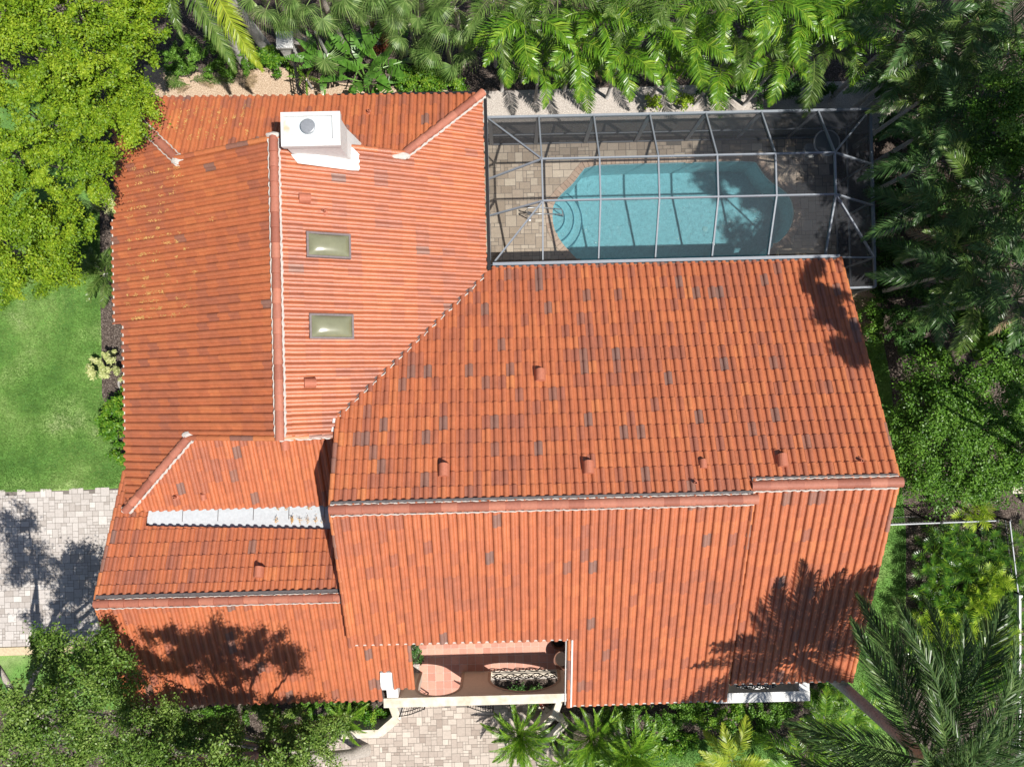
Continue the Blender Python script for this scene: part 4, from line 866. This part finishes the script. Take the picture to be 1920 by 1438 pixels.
tree('broadleaf_tree', hit(30, 460), [L3(40, 410, 5.6, 1.3, 1.0, .9), L3(110, 430, 4.9, .95, .8, .7), L3(60, 500, 5.0, 1.2, .9, .8), L3(20, 480, 5.4, 1.1, 1.1, .9), L3(100, 510, 4.5, .7, .6, .6)],
     56000, .08, M['leaf_lime'], 'lowest lime green tree of the left side over the lawn', seed=5, cpl=18, clump=(.16, .42), tr=.18, twigs=.2)
# --- lower left trees
tree('oak_tree', hit(60, 1300), [L3(150, 1270, 4.9, 1.1, .9, .8), L3(60, 1330, 6.0, 1.2, .9, .8), L3(190, 1350, 4.6, 1.0, .8, .7), L3(215, 1265, 4.4, .7, .6, .6), L3(20, 1400, 6.0, 1.1, .9, .7), L3(120, 1410, 4.5, 1.1, .8, .7), L3(100, 1215, 4.6, .6, .55, .4), L3(235, 1400, 4.4, .7, .7, .6), L3(-40, 1290, 6.2, 1.1, .9, .6), L3(-60, 1190, 6.0, .9, .7, .5), L3(205, 1215, 4.6, .5, .4, .4)],
     46000, .085, M['leaf_olive'], 'dense olive green tree beside the garage corner and the drive', seed=6, cpl=17, bark='bark_pale', twigs=.6)
tree('oak_tree', (-8.2, -11.6), [(-7.6, -8.5, 8.2, 1.0, .75, .5), (-6.6, -8.6, 8.5, 1.1, .8, .5), (-5.6, -8.9, 8.3, .9, .7, .45), (-8.6, -8.8, 8.0, .9, .75, .5), (-4.7, -9.3, 7.9, .6, .5, .4), (-9.6, -9.2, 7.0, .9, .7, .5), (-7.0, -9.5, 7.4, 1.2, .6, .5), (-7.4, -10.2, 6.2, 1.0, .7, .6), (-5.9, -10.7, 5.6, 1.0, .7, .6), (-9.3, -10.5, 5.4, .9, .7, .6)],
     62000, .075, M['leaf_olive'], 'tall sparse tree in front of the garage eave', seed=7, cpl=16, bark='bark_pale', twigs=.4, clump=(.26, .48), tr=.12)
tree('oak_tree', (-5.2, -12.4), [L3(420, 1400, 4.0, .9, .7, .6), L3(520, 1370, 3.2, .8, .6, .6), L3(560, 1420, 3.6, .8, .6, .5), L3(330, 1350, 3.5, .8, .55, .5), L3(470, 1440, 3.8, .9, .6, .5), L3(300, 1420, 3.4, .8, .6, .5), L3(255, 1370, 3.2, .7, .6, .5), L3(370, 1370, 3.6, .8, .5, .5), L3(600, 1360, 3.0, .6, .5, .5)],
     52000, .075, M['leaf_olive'], 'low twiggy tree between the garage and the walkway', seed=8, cpl=15, bark='bark_pale', twigs=.8, clump=(.22, .42))

# --- shrubs and hedges
def shrub(name, px, py, rx, ry, h, n, size, m, label, cat='shrub', group=None, seed=0, cpl=70, clump=(.13, .24), asp=.55, z0=.35):
    x, y = hit(px, py, h*.8); return tree(name, (x, y), [(x, y, h*z0, rx, ry, h*(1-z0))], n, size, m, label, cat, group, clump, cpl, seed=seed, tr=.035, twigs=.3, asp=asp)
shrub('variegated_bush', 192, 688, .68, .55, 1.2, 4200, .085, M['leaf_cream'], 'cream variegated bush on the mulch beside the lawn', seed=1, cpl=34, clump=(.10, .2))
shrub('hedge', 214, 805, .50, 1.2, 1.3, 9500, .095, M['leaf_hedge'], 'bright green glossy hedge between the lawn and west wall', 'hedge', seed=2)
shrub('variegated_bush', 198, 378, .48, .4, 1.1, 1500, .085, M['leaf_cream'], 'pale bush half hidden under the lime green tree', seed=3)
shrub('hedge', 385, 95, 1.7, .62, 1.3, 22000, .065, M['leaf_green'], 'clipped green hedge below the long arching fronds at the top left', 'hedge', seed=4, cpl=60)
shrub('hedge', 500, 105, .7, .42, 1.0, 6500, .07, M['leaf_hedge'], 'bright low hedge left of the white gate post', 'hedge', seed=5)
shrub('hedge', 805, 145, 1.2, .5, 1.0, 12000, .08, M['leaf_hedge'], 'glossy light green hedge along the north eave', 'hedge', seed=6)
shrub('croton_bush', 706, 58, .42, .5, 1.6, 1600, .10, M['leaf_red'], 'red leaved croton among the fan palms', seed=7)
for k, (px, py) in enumerate(((1225, 205), (1285, 203), (1375, 180))): shrub('croton_bush', px, py-14, .28, .22, .5, 500, .09, M['leaf_hedge'] if k == 2 else M['philo_y'], ['small yellow green bush against the cage, left of two', 'small yellow green bush against the cage, right of two', 'small green bush in the gravel near the cage corner'][k], seed=8+k)
for k, (px, py, rx, ry, h) in enumerate(((1155, 1345, 1.0, .4, .9), (1245, 1352, .75, .4, .7), (1350, 1345, .9, .5, .75), (1450, 1340, .8, .5, .8), (1290, 1335, .5, .3, .6), (1540, 1310, .4, .4, .9), (1400, 1385, .7, .35, .6), (1240, 1398, 1.3, .4, .35))):
    shrub('low_shrub', px, py, rx, ry, h, int(8000*rx*ry*2.2), .075, M['leaf_hedge'] if k in (7, 2) else M['leaf_green'], '%s low green shrub from the left under the front eave' % ORD[k], group='low shrubs along the front eave', seed=20+k)
shrub('low_shrub', 700, 1335, .6, .4, 1.0, 3600, .08, M['leaf_hedge'], 'bright shrub behind the angled white garden wall', seed=31)
shrub('low_shrub', 150, 1242, .6, .3, .5, 1600, .08, M['leaf_green'], 'low green shrub at the drive edge under the oak', seed=32)
shrub('planter_plant', 776, 1225, .30, .55, .5, 900, .08, M['leaf_dark'], 'dark sprawling plant in the white gravel strip of the courtyard', 'plant', seed=33)
sheet('gravel_path', [(-1.6, -10.10), (1.9, -10.10), (1.9, -9.9), (-1.6, -9.9)], .02, M['gravel_white'])
shrub('planter_plant', 985, 1306, 1.15, .20, .42, 4200, .08, M['leaf_dark'], 'dark planting behind the arcade arch', 'plant', seed=34)
shrub('croton_bush', 1020, 1312, .35, .2, .6, 500, .09, M['leaf_red'], 'red leaved bush under the arcade wall by the cycad', seed=35)
# right side
tree('ficus_tree', (15.6, -1.8), [L3(1760, 790, 3.0, 1.5, 1.3, 1.1), L3(1850, 760, 3.2, 1.4, 1.4, 1.1), L3(1720, 870, 2.4, .8, 1.0, .9), L3(1830, 860, 2.8, 1.3, 1.1, .9), L3(1740, 720, 2.6, .9, .8, .8), L3(1910, 830, 3.0, 1.0, 1.2, 1.0), L3(1780, 920, 2.0, .9, .6, .7), L3(1900, 900, 2.0, .9, .8, .8), L3(1690, 790, 2.0, .6, .9, .8)],
     70000, .085, M['leaf_green'], 'broad glossy green tree beside the east roof corner', seed=40, cpl=24, bark='bark', twigs=.3)
tree('ficus_tree', hit(1985, 260), [L3(1880, 240, 5.2, 1.0, .9, .8), L3(1860, 290, 4.6, .7, .6, .6), L3(1905, 160, 5.4, 1.0, .9, .7), L3(1930, 330, 5.0, .8, 1.0, .8)],
     22000, .08, M['leaf_green'], 'half shaded green tree at the right edge above the dark palms', seed=41, cpl=17)
shrub('sea_grape', 1850, 630, 1.0, .9, 2.8, 1500, .24, M['leaf_green'], 'large leaved dark green bush right of the roof', seed=42, clump=(.25, .45), cpl=14, asp=.6)
shrub('sea_grape', 1700, 620, .9, .9, 1.6, 5000, .09, M['leaf_dark'], 'dark shrub in deep shade beside the roof edge', seed=43)
shrub('low_shrub', 1640, 600, .4, .9, .9, 2600, .08, M['leaf_green'], 'green shrub below the cage annex against the house', seed=44)
shrub('low_shrub', 1665, 430, .5, 2.4, 1.0, 7000, .08, M['leaf_dark'], 'dark undergrowth strip along the east side of the pool cage', seed=45)
shrub('low_shrub', 1450, 165, 2.6, .35, .9, 8000, .08, M['leaf_dark'], 'dark undergrowth below the bright palms north of the cage', seed=46)
# tall trees standing outside the picture on the east side, whose shade falls on the garden
shade = [((21.5, .5), [(15.2, 1.9, 12.2, 1.4, 1.3, 1.1), (13.2, 4.0, 12.0, 1.1, 1.4, .9), (15.6, 4.6, 12.6, 1.9, 1.7, 1.2), (17.8, 2.2, 12.4, 2.0, 1.9, 1.2), (17.0, -.6, 12.0, 1.5, 1.3, 1.1), (19.6, -.4, 12.2, 2.0, 1.7, 1.2)]),
         ((22.5, 8.0), [(15.2, 7.9, 12.4, 2.1, 1.8, 1.2), (18.2, 6.2, 12.6, 2.2, 2.0, 1.3), (17.6, 9.8, 12.5, 2.2, 1.8, 1.2), (20.8, 8.6, 12.4, 2.2, 2.0, 1.2), (21.4, 4.4, 12.2, 2.2, 2.2, 1.2)]),
         ((18.9, -4.9), [(12.9, .6, 12.0, .4, .5, .4), (13.1, -1.1, 12.0, .45, .4, .4), (12.8, -.2, 11.8, .3, .3, .3), (19.2, -3.2, 11.8, 1.8, 1.3, 1.0), (21.4, -2.4, 12.0, 1.8, 1.5, 1.1)])]
for k, (bx, lb) in enumerate(shade):
    tree('shade_tree', bx, lb, (24000, 24000, 26000)[k], (.17, .17, .14)[k], M['leaf_dark'], ['tall dark shade tree beyond the east edge, level with the pool', 'tall dark shade tree beyond the east edge, northern one', 'tall dark shade tree beyond the east edge, southern one'][k], group='tall shade trees', seed=50+k, cpl=4.2, tr=(.25, .25, .14)[k], clump=((.4, .75), (.4, .75), (.16, .34))[k], twigs=.15)

for k, (px, py, rx, ry, h) in enumerate(((1700, 280, .8, 1.3, 1.5), (1770, 160, 1.2, 1.0, 1.6), (1860, 260, 1.2, 1.2, 1.8), (1780, 400, 1.2, 1.2, 1.6), (1880, 450, 1.2, 1.2, 1.8), (1700, 500, .8, 1.0, 1.2), (1780, 560, 1.1, .9, 1.6), (1690, 90, 1.0, 1.2, 1.6), (1850, 60, 1.3, 1.0, 1.8), (1890, 660, 1.0, .9, 1.5))):
    shrub('understory_shrub', px, py, rx, ry, h, 7000, .11, M['leaf_dark'], 'dark understory bush below the shaded palms, %s of ten by nearness to the cage' % ORD[k], group='understory bushes below the shaded palms', seed=60+k, cpl=16, clump=(.2, .4))
for k, (px, py, rx, ry, h) in enumerate(((340, 1345, .9, .5, 1.2), (430, 1340, .9, .45, 1.0), (520, 1338, .9, .45, 1.1), (600, 1335, .8, .4, .9), (660, 1330, .5, .35, .8), (390, 1400, 1.0, .6, .8), (500, 1410, 1.0, .5, .8))):
    shrub('front_shrub', px, py, rx, ry, h, 6500, .075, M['leaf_green' if k % 2 else 'leaf_olive'], 'leafy shrub below the garage eave, %s from the left' % ORD[k], group='shrubs below the garage eave', seed=80+k, cpl=30, clump=(.14, .28))
# --- frond kinds
FB = [frond('frond', M['palm_bright'], 1.65, 30, .50, .042, .55, .85, seed=s, tip=.5, vee=.15, sweep=.4, twist=.4) for s in range(4)]
FM = [frond('frond', M['palm_mid'], 1.9, 40, .50, .028, .5, .8, seed=s+10, tip=.6, twist=.5) for s in range(3)]
FD = [frond('frond', M['palm_dark'], 2.3, 48, .55, .034, .5, .8, seed=s+20, tip=.6, twist=.5) for s in range(3)]
M['palm_queen'] = leafmat('queen_frond', (.025, .06, .018), (.065, .13, .035), (.26, .36, .12), rough=.33)
FQ = [frond('frond', M['palm_queen'], 4.3, 120, 1.0, .030, .42, .62, seed=s+30, tip=.8, twist=.9, sweep=.75, vee=.3) for s in range(3)]
FY = [frond('frond', M['palm_yellow'], 3.0, 90, .50, .030, .45, .7, seed=s+40, tip=.7, twist=.6) for s in range(2)]
FG = [frond('frond', M['palm_mid'], 3.0, 95, .54, .030, .45, .7, seed=s+45, tip=.7, twist=.6) for s in range(2)]
FC = [frond('frond', M['palm_bright'], 1.3, 60, .22, .016, .55, .7, seed=s+50, tip=.2, vee=.45, sweep=.65, twist=.4) for s in range(3)]
FF = [fan('fan_leaf', M['palm_fan'], .8, .72, 36, seed=s, w=.04, spread=120, droop=1.3) for s in range(4)]
PD = [paddle('paddle_leaf', M['paddle'], .55, .85, .15, seed=s) for s in range(3)]
PH = [lobed('lobed_leaf', M['philo'], .42, .36, seed=s) for s in range(3)]
PY = [lobed('lobed_leaf', M['philo_y'], .26, .28, seed=s+5) for s in range(2)]
DR = [frond('dead_frond', M['dry'], 1.4, 34, .36, .026, .2, .5, seed=s+60, tip=.3, twist=.8) for s in range(2)]

# bright feather palms north of the pool
row = [(925, 20, 4.2), (985, 60, 4.0), (940, 95, 3.2), (1010, 135, 2.6), (1045, 15, 4.4), (1075, 90, 3.4), (1120, 50, 4.0), (1105, 140, 2.4), (1165, 20, 4.4), (1165, 110, 3.2), (1215, 65, 3.8), (1250, 130, 2.8), (1265, 15, 4.4), (1300, 85, 3.8), (1345, 140, 2.6), (1350, 30, 4.4), (1395, 85, 3.6), (1430, 25, 4.4), (1460, 125, 3.2), (1490, 60, 4.2), (1545, 30, 4.4), (1525, 105, 3.6), (1590, 75, 4.0), (1620, 15, 4.2)]
row.sort(key=lambda q: q[0])
row = [(a, c-(16 if c < 84 else 6), z) for a, c, z in row]
for i, (px, py, h) in enumerate(row):
    rw = 'back' if py < 29 else ('middle' if py < 84 else 'front'); k = sum(1 for q in row[:i] if (q[1] < 29) == (py < 29) and (q[1] < 84) == (py < 84))
    sh = FB if (i % 4) else FM
    palm('feather_palm', px, py, h, sh, 9, 'bright green feather palm north of the pool, %s from the left in the %s row' % (ORD[k], rw), group='bright palms north of the pool', tr=.05, seed=i+1, els=(-.5, 1.2), s=(1.0, .85, 1.12, .92, 1.05)[i % 5])
# gold-green understory palms of the same belt
# darker palms in the shade on the east side
dk = [(1695, 60, 4.6), (1745, 110, 4.4), (1820, 40, 4.8), (1890, 100, 4.6), (1725, 190, 4.0), (1780, 220, 4.2), (1850, 180, 4.4), (1750, 300, 3.8), (1800, 350, 4.2), (1880, 390, 4.4), (1750, 400, 3.6), (1790, 460, 4.0), (1870, 500, 4.2), (1755, 520, 3.4), (1815, 560, 3.6), (1900, 560, 4.2), (1690, 130, 3.4)]
dk.sort(key=lambda q: q[1])
for i, (px, py, h) in enumerate(dk):
    palm('shade_palm', px, py, h, FD if i % 3 else FM, 10, 'dark feather palm in the shade east of the pool cage, %s from the top' % ORD[i], group='dark palms east of the pool cage', tr=.07, seed=i+40, els=(-.5, .9))
# fan palms
fp = [(515, -8, 4.2), (598, -14, 4.6), (660, -25, 4.2), (722, -18, 4.0), (785, -12, 4.0), (770, 48, 2.6), (855, 18, 3.6), (838, 78, 2.2)]
for i, (px, py, h) in enumerate(fp):
    palm('fan_palm', px, py, h, FF, 10, 'grey green fan palm behind the chimney roof, %s from the left' % ORD[i], group='fan palms behind the chimney roof', s=.86, tr=.10, seed=i+70, els=(-.9, .9), leaf='fan_leaf', tm='bark_pale')
palm('fan_palm', 592, 62, 3.0, FF, 3, 'young fan palm hanging over the black gate fence', 'palm tree', tr=.06, seed=85, els=(-1.1, .1), leaf='fan_leaf', azs=[(-1.35, -.7, 1.15), (.5, .2, .7), (2.4, .1, .7)])
# arching date palms, crown above the frame
palm('date_palm', 0, 0, 5.6, FG, 9, 'green arching palm top left, its long frond lying beside the yellow one', tr=.16, seed=90, xy=(hit(320, -60, 5.6)), azs=[(-.98, -.05, 1.1), (-1.5, .1, .8), (2.2, .1), (.6, .2), (1.4, .3), (-2.6, .1), (3.1, .5), (-.2, .3, .9), (.2, .8)])
palm('date_palm', 0, 0, 5.8, FY, 9, 'yellow green arching palm top left with one frond pointing at the chimney', tr=.16, seed=91, xy=(hit(375, -85, 5.8)), azs=[(-1.16, -.05, 1.12), (-.4, .2, .8), (2.2, .1), (.6, .2), (1.4, .3), (-2.9, .1), (3.1, .5), (-.1, .5, .8), (.2, .8)])
# bird of paradise
x, y = hit(665, 105, 1.8)
for k, (dx, dy, s) in enumerate(((0, 0, 1.25), (.75, -.1, 1.1), (.25, -.6, 1.1), (-1.2, .1, .9))):
    palm('bird_of_paradise', 0, 0, 1.1, PD, 10, 'bird of paradise clump, %s of the paddle leaved plants by the gravel' % ['central', 'right', 'front', 'left'][k], 'plant', 'paddle leaved plants by the gravel', .05, s, els=(-.2, 1.2), xy=(x+dx, y+dy), seed=95+k, leaf='paddle_leaf', tm='leaf_dark')
# queen palm, lower right, with a tall bare trunk
azq = [(2.07, .12, 1.12), (2.84, .05, 1.0), (1.35, -.1, 1.1), (1.05, .0, 1.1), (.7, .1, 1.1), (.35, .2, 1.1), (1.85, -.1, 1.0), (1.72, .35, 1.0), (1.60, -.05, .95), (3.1, -.25, .9), (3.35, -.35, .9), (1.35, .2, 1.0), (.95, .3, 1.0), (.5, .1), (.1, .2), (-.5, .1), (-1.1, .2), (-1.7, .1), (-2.3, .0), (-2.75, -.1), (1.9, .75, .8), (2.4, 1.0, .8), (2.9, .9, .8), (2.15, 1.2, .8), (1.5, 1.0, .8), (3.3, .8, .8), (1.0, .7, .9), (-.6, .7), (3.6, .3)]
palm('queen_palm', 0, 0, 7.35, FQ, len(azq), 'tall palm with a bare grey trunk leaning out beside the front roof corner', tr=.185, seed=99, xy=(10.2, -9.45), azs=azq)
# cycads and low palms along the front
palm('cycad', 975, 1372, .9, FC, 40, 'bright round cycad in front of the arcade', 'cycad', tr=.16, seed=101, els=(-.15, 1.2), s=1.0)
for k, (px, py, h, me, s) in enumerate(((1110, 1380, 1.3, FC, 1.05), (1180, 1410, 1.6, FC, 1.1), (1060, 1430, .9, FC, .8))):
    palm('cycad', px, py, h, me, 32, ['cycad against the front eave right of the arcade', 'large cycad at the bottom edge between shrubs', 'small dusty cycad at the bottom edge of the walkway'][k], 'cycad', tr=.14, seed=102+k, s=s, els=(-.2, 1.1))
for k, (px, py, h, s) in enumerate(((1372, 1425, 1.4, .9), (1500, 1420, 1.3, .8), (1545, 1345, 1.7, .6), (1600, 1330, 1.4, .55), (1560, 1385, 1.1, .5))):
    palm('young_palm', px, py, h, FB if k != 0 else [frond('frond', M['palm_yellow'], 1.5, 30, .4, .04, .5, .8, seed=77)], 11, ['golden green young palm at the bottom edge', 'young palm left of the trunk at the bottom edge', 'small bright palm just under the white court wall', 'small bright palm beside the bare trunk', 'short palm on the grass under the long frond'][k], 'palm tree', tr=.06, seed=110+k, s=s*1.1, els=(-.3, .9))
palm('spiky_palm', 198, 515, 1.0, [frond('frond', M['palm_mid'], 1.15, 30, .28, .028, .45, .7, seed=88)], 18, 'low green sago palm where the lawn meets the west wall', 'cycad', tr=.12, seed=120, els=(-.1, 1.0))
palm('papyrus_plant', 650, 1345, .6, FC, 22, 'fine leaved green palm beside the angled garden wall', 'plant', tr=.06, seed=121, els=(-.2, 1.1), s=.75)
palm('young_palm', 575, 150, .7, FC, 10, 'small grassy plant at the foot of the black fence', 'plant', tr=.04, seed=122, s=.45, els=(0, 1.1))
# lobed-leaf philodendrons on the right
rs = random.Random(4); spots = []
for _ in range(900):
    px, py = rs.uniform(1700, 1915), rs.uniform(1005, 1300)
    if px < 1738+max(0, (1060-py)*.2): continue
    if all(math.hypot(px-a, py-c) > 30 for a, c in spots): spots.append((px, py))
spots.sort(key=lambda q: (round(q[1]/42), q[0])); rows_ = {}
for i, (px, py) in enumerate(spots):
    rr = round(py/42); k = rows_.get(rr, 0); rows_[rr] = k+1
    palm('philodendron', px, py, .55, PH, 16, 'green lobed leaf philodendron on the east side, %s from the left in the %s row' % (ORD[k], ORD[rr-24]), 'plant', 'philodendrons along the east side', .03, .98, els=(-.25, 1.15), seed=130+i, leaf='lobed_leaf', tm='leaf_dark')
for k, (px, py) in enumerate(((1740, 1172), (1790, 1182), (1855, 1090), (1835, 1130), (1700+120, 955), (1875, 1195))):
    palm('yellow_philodendron', px, py, 1.0, PY, 18, ['yellow lobed plant nearest the side lawn', 'yellow lobed plant just right of the brightest one', 'yellow lobed plant near the white rail top', 'yellow lobed plant in the middle of the green bed', 'yellow lobed plant behind the side fence', 'yellow lobed plant lowest beside the white rail'][k], 'plant', 'yellow philodendrons on the east side', .03, 1.15, els=(-.1, 1.2), seed=170+k, leaf='lobed_leaf', tm='leaf_dark')
# cut fronds lying on the gravel
x, y = hit(372, 160); g = empty('cut_fronds', (x, y, .03), 'cut green and dry fronds lying on the tan gravel north of the roof', 'cut fronds')
for k in range(7): obj('frond', (FM+DR)[k % 5], g, (random.uniform(-.5, .5), random.uniform(-.15, .2), .03+.02*k), random.choice((0, 3.14))+random.uniform(-.4, .4), -.05, 0, .55)
x, y = hit(460, 150); g = empty('dry_frond_pile', (x, y, .03), 'small pile of brown dry fronds on the gravel near the black fence', 'dry fronds')
for k in range(5): obj('dead_frond', DR[k % 2], g, (0, 0, .03+.02*k), -1.2+k*.5, -.05, 0, .4)

# ---------------------------------------------------------------- fences
def fence(p, q, h, name, label, spacing=.11, posts=2.0, m='iron', rail='iron'):
    p = Vector((*p, 0)); q = Vector((*q, 0)); root = empty(name, p, label, 'fence'); d = (q-p); l = d.length; u = d.normalized(); b = MB()
    n = int(l/spacing)
    for i in range(n+1): a = u*(l*i/n); b.bar((a.x, a.y, .06), (a.x, a.y, h-.02), .018, .018)
    b.build('pickets', M[m], root); 
    for z in (.12, h-.22): b = MB(); b.bar((0, 0, z), (d.x, d.y, z), .03, .03); b.build('rail', M[m], root)
    b = MB(); b.bar((0, 0, h), (d.x, d.y, h), .035, .035); b.build('rail', M[rail], root)
    k = max(1, round(l/posts))
    for i in range(k+1): a = u*(l*i/k); b = MB(); b.box(a.x-.03, a.x+.03, a.y-.03, a.y+.03, 0, h+.06); b.build('post', M[m], root)
f0 = hit(1660, 984, 1.3); f1 = hit(1870, 976, 1.3)
fence(f0, f1, 1.3, 'metal_fence', 'black metal picket fence crossing the side lawn by the east wall', .10, 1.6, rail='alulight')
g0 = hit(566, 178, 1.5); g1 = hit(546, 78, 1.5)
fence((g0[0], 8.7), g1, 1.5, 'metal_fence', 'black picket gate fence running north from the roof to the white post', .11, 1.6)
x, y = hit(535, 78, 1.6); t = empty('gate_post', (x, y, 0), 'white square gate post among the fan palms', 'gate post')
b = MB(); b.box(-.22, .22, -.22, .22, 0, 1.6); b.build('post_body', M['white'], t); b = MB(); b.box(-.27, .27, -.27, .27, 1.601, 1.7); b.build('post_cap', M['white'], t)
x, y = hit(562, 76, 1.5); t = empty('gate_post', (x, y, 0), 'weathered brown wooden post beside the white gate post', 'gate post')
b = MB(); b.box(-.14, .14, -.1, .1, 0, 1.4); b.build('post_body', mat('brown_wood', (.20, .13, .09), rough=.8, namp=.3), t); b = MB(); b.box(-.2, .2, -.12, .12, 1.401, 1.45); b.build('post_cap', mat('grey_wood', (.32, .29, .27), rough=.8, namp=.2), t)
p = hit(1911, 1118, 1.2); q = hit(1909, 1438, 1.2); t = empty('white_rail_fence', (p[0], p[1], 0), 'white top rail of the boundary fence at the right edge', 'fence')
b = MB(); dx, dy = q[0]-p[0], q[1]-1-p[1]; b.bar((0, 0, 1.2), (dx, dy, 1.2), .07, .10); b.build('rail', M['white'], t)
for k in range(5): b = MB(); b.box(dx*k/4-.06, dx*k/4+.06, dy*k/4-.06, dy*k/4+.06, 0, 1.14 if k else 1.28); b.build('post', M['white'], t)
p2 = hit(1893, 975, 1.1); t = fence(p2, hit(1909, 1112, 1.1), 1.1, 'metal_fence', 'thin grey fence between the side fence and the white rail', .12, 1.8, rail='alulight')
x, y = hit(1908, 905, .8); t = empty('pillar', (x, y, 0), 'pale pillar at the right edge behind the glossy tree', 'pillar')
b = MB(); b.box(-.25, .25, -.3, .3, 0, .9); b.build('pillar_body', M['white'], t); b = MB(); b.box(-.29, .29, -.34, .34, .901, .97); b.build('pillar_cap', M['stone'], t)

# ---------------------------------------------------------------- grass blades (uncountable)
rs = np.random.RandomState(8)
def blades(poly, n, label, m, size=.045):
    xs_ = [p[0] for p in poly]; ys_ = [p[1] for p in poly]; xs_ = [max(-19.5, min(19, v)) for v in xs_]
    P = np.stack([rs.uniform(min(xs_), max(xs_), n), rs.uniform(min(ys_), max(ys_), n)], 1); c = np.zeros(n, bool); k = len(poly)
    for i in range(k):
        x1, y1 = poly[i]; x2, y2 = poly[i-1]
        if y1 == y2: continue
        cond = ((y1 > P[:, 1]) != (y2 > P[:, 1])) & (P[:, 0] < (x2-x1)*(P[:, 1]-y1)/(y2-y1)+x1); c ^= cond
    P = P[c]; n = len(P); a = rs.uniform(0, 6.283, n); s = size*rs.uniform(.6, 1.3, n); w = s*.22; ln = rs.normal(0, .5, (n, 2))*s[:, None]
    v = np.zeros((n, 3, 3)); v[:, 0, 0] = P[:, 0]-np.cos(a)*w; v[:, 0, 1] = P[:, 1]-np.sin(a)*w; v[:, 1, 0] = P[:, 0]+np.cos(a)*w; v[:, 1, 1] = P[:, 1]+np.sin(a)*w
    v[:, 2, :2] = P+ln; v[:, 2, 2] = s; v[:, :2, 2] = -.004
    patch = .5+.22*np.sin(P[:, 0]*1.3+1.1*np.sin(P[:, 1]*.9))*np.cos(P[:, 1]*1.1)
    T = np.clip(patch+rs.normal(0, .16, n), 0, 1).astype(np.float32); me = bpy.data.meshes.new('grass')
    me.vertices.add(3*n); me.vertices.foreach_set('co', v.astype(np.float32).ravel()); me.loops.add(3*n); me.loops.foreach_set('vertex_index', np.arange(3*n, dtype=np.int32))
    me.polygons.add(n); me.polygons.foreach_set('loop_start', np.arange(0, 3*n, 3, dtype=np.int32)); me.polygons.foreach_set('loop_total', np.full(n, 3, dtype=np.int32)); me.update(calc_edges=True)
    me.materials.append(m); at = me.attributes.new('tone', 'FLOAT', 'FACE'); at.data.foreach_set('value', T); o = bpy.data.objects.new('grass', me); link(o); tag(o, label, 'grass', kind='stuff')
mg = leafmat('grass_blade', (.08, .19, .035), (.16, .31, .062), (.34, .45, .15), rough=.7, spec=.2, transl=.2)
blades(H((-60, 380), (186, 380), (188, 560), (190, 640), (191, 740), (205, 800), (238, 872), (245, 912), (0, 922), (-60, 922)), 150000, 'short green grass of the left lawn', mg)
blades(H((1560, 545), (1640, 560), (1668, 700), (1690, 900), (1697, 1000), (1697, 1130), (1670, 1240), (1690, 1330), (1720, 1500), (1540, 1500), (1545, 1300), (1590, 1200), (1560, 900)), 90000, 'short green grass strip along the east wall', mg)
blades(H((1100, 1420), (1140, 1400), (1200, 1385), (1290, 1392), (1380, 1372), (1480, 1400), (1540, 1500), (1100, 1500)), 30000, 'bright grass at the bottom edge between the palms', mg)
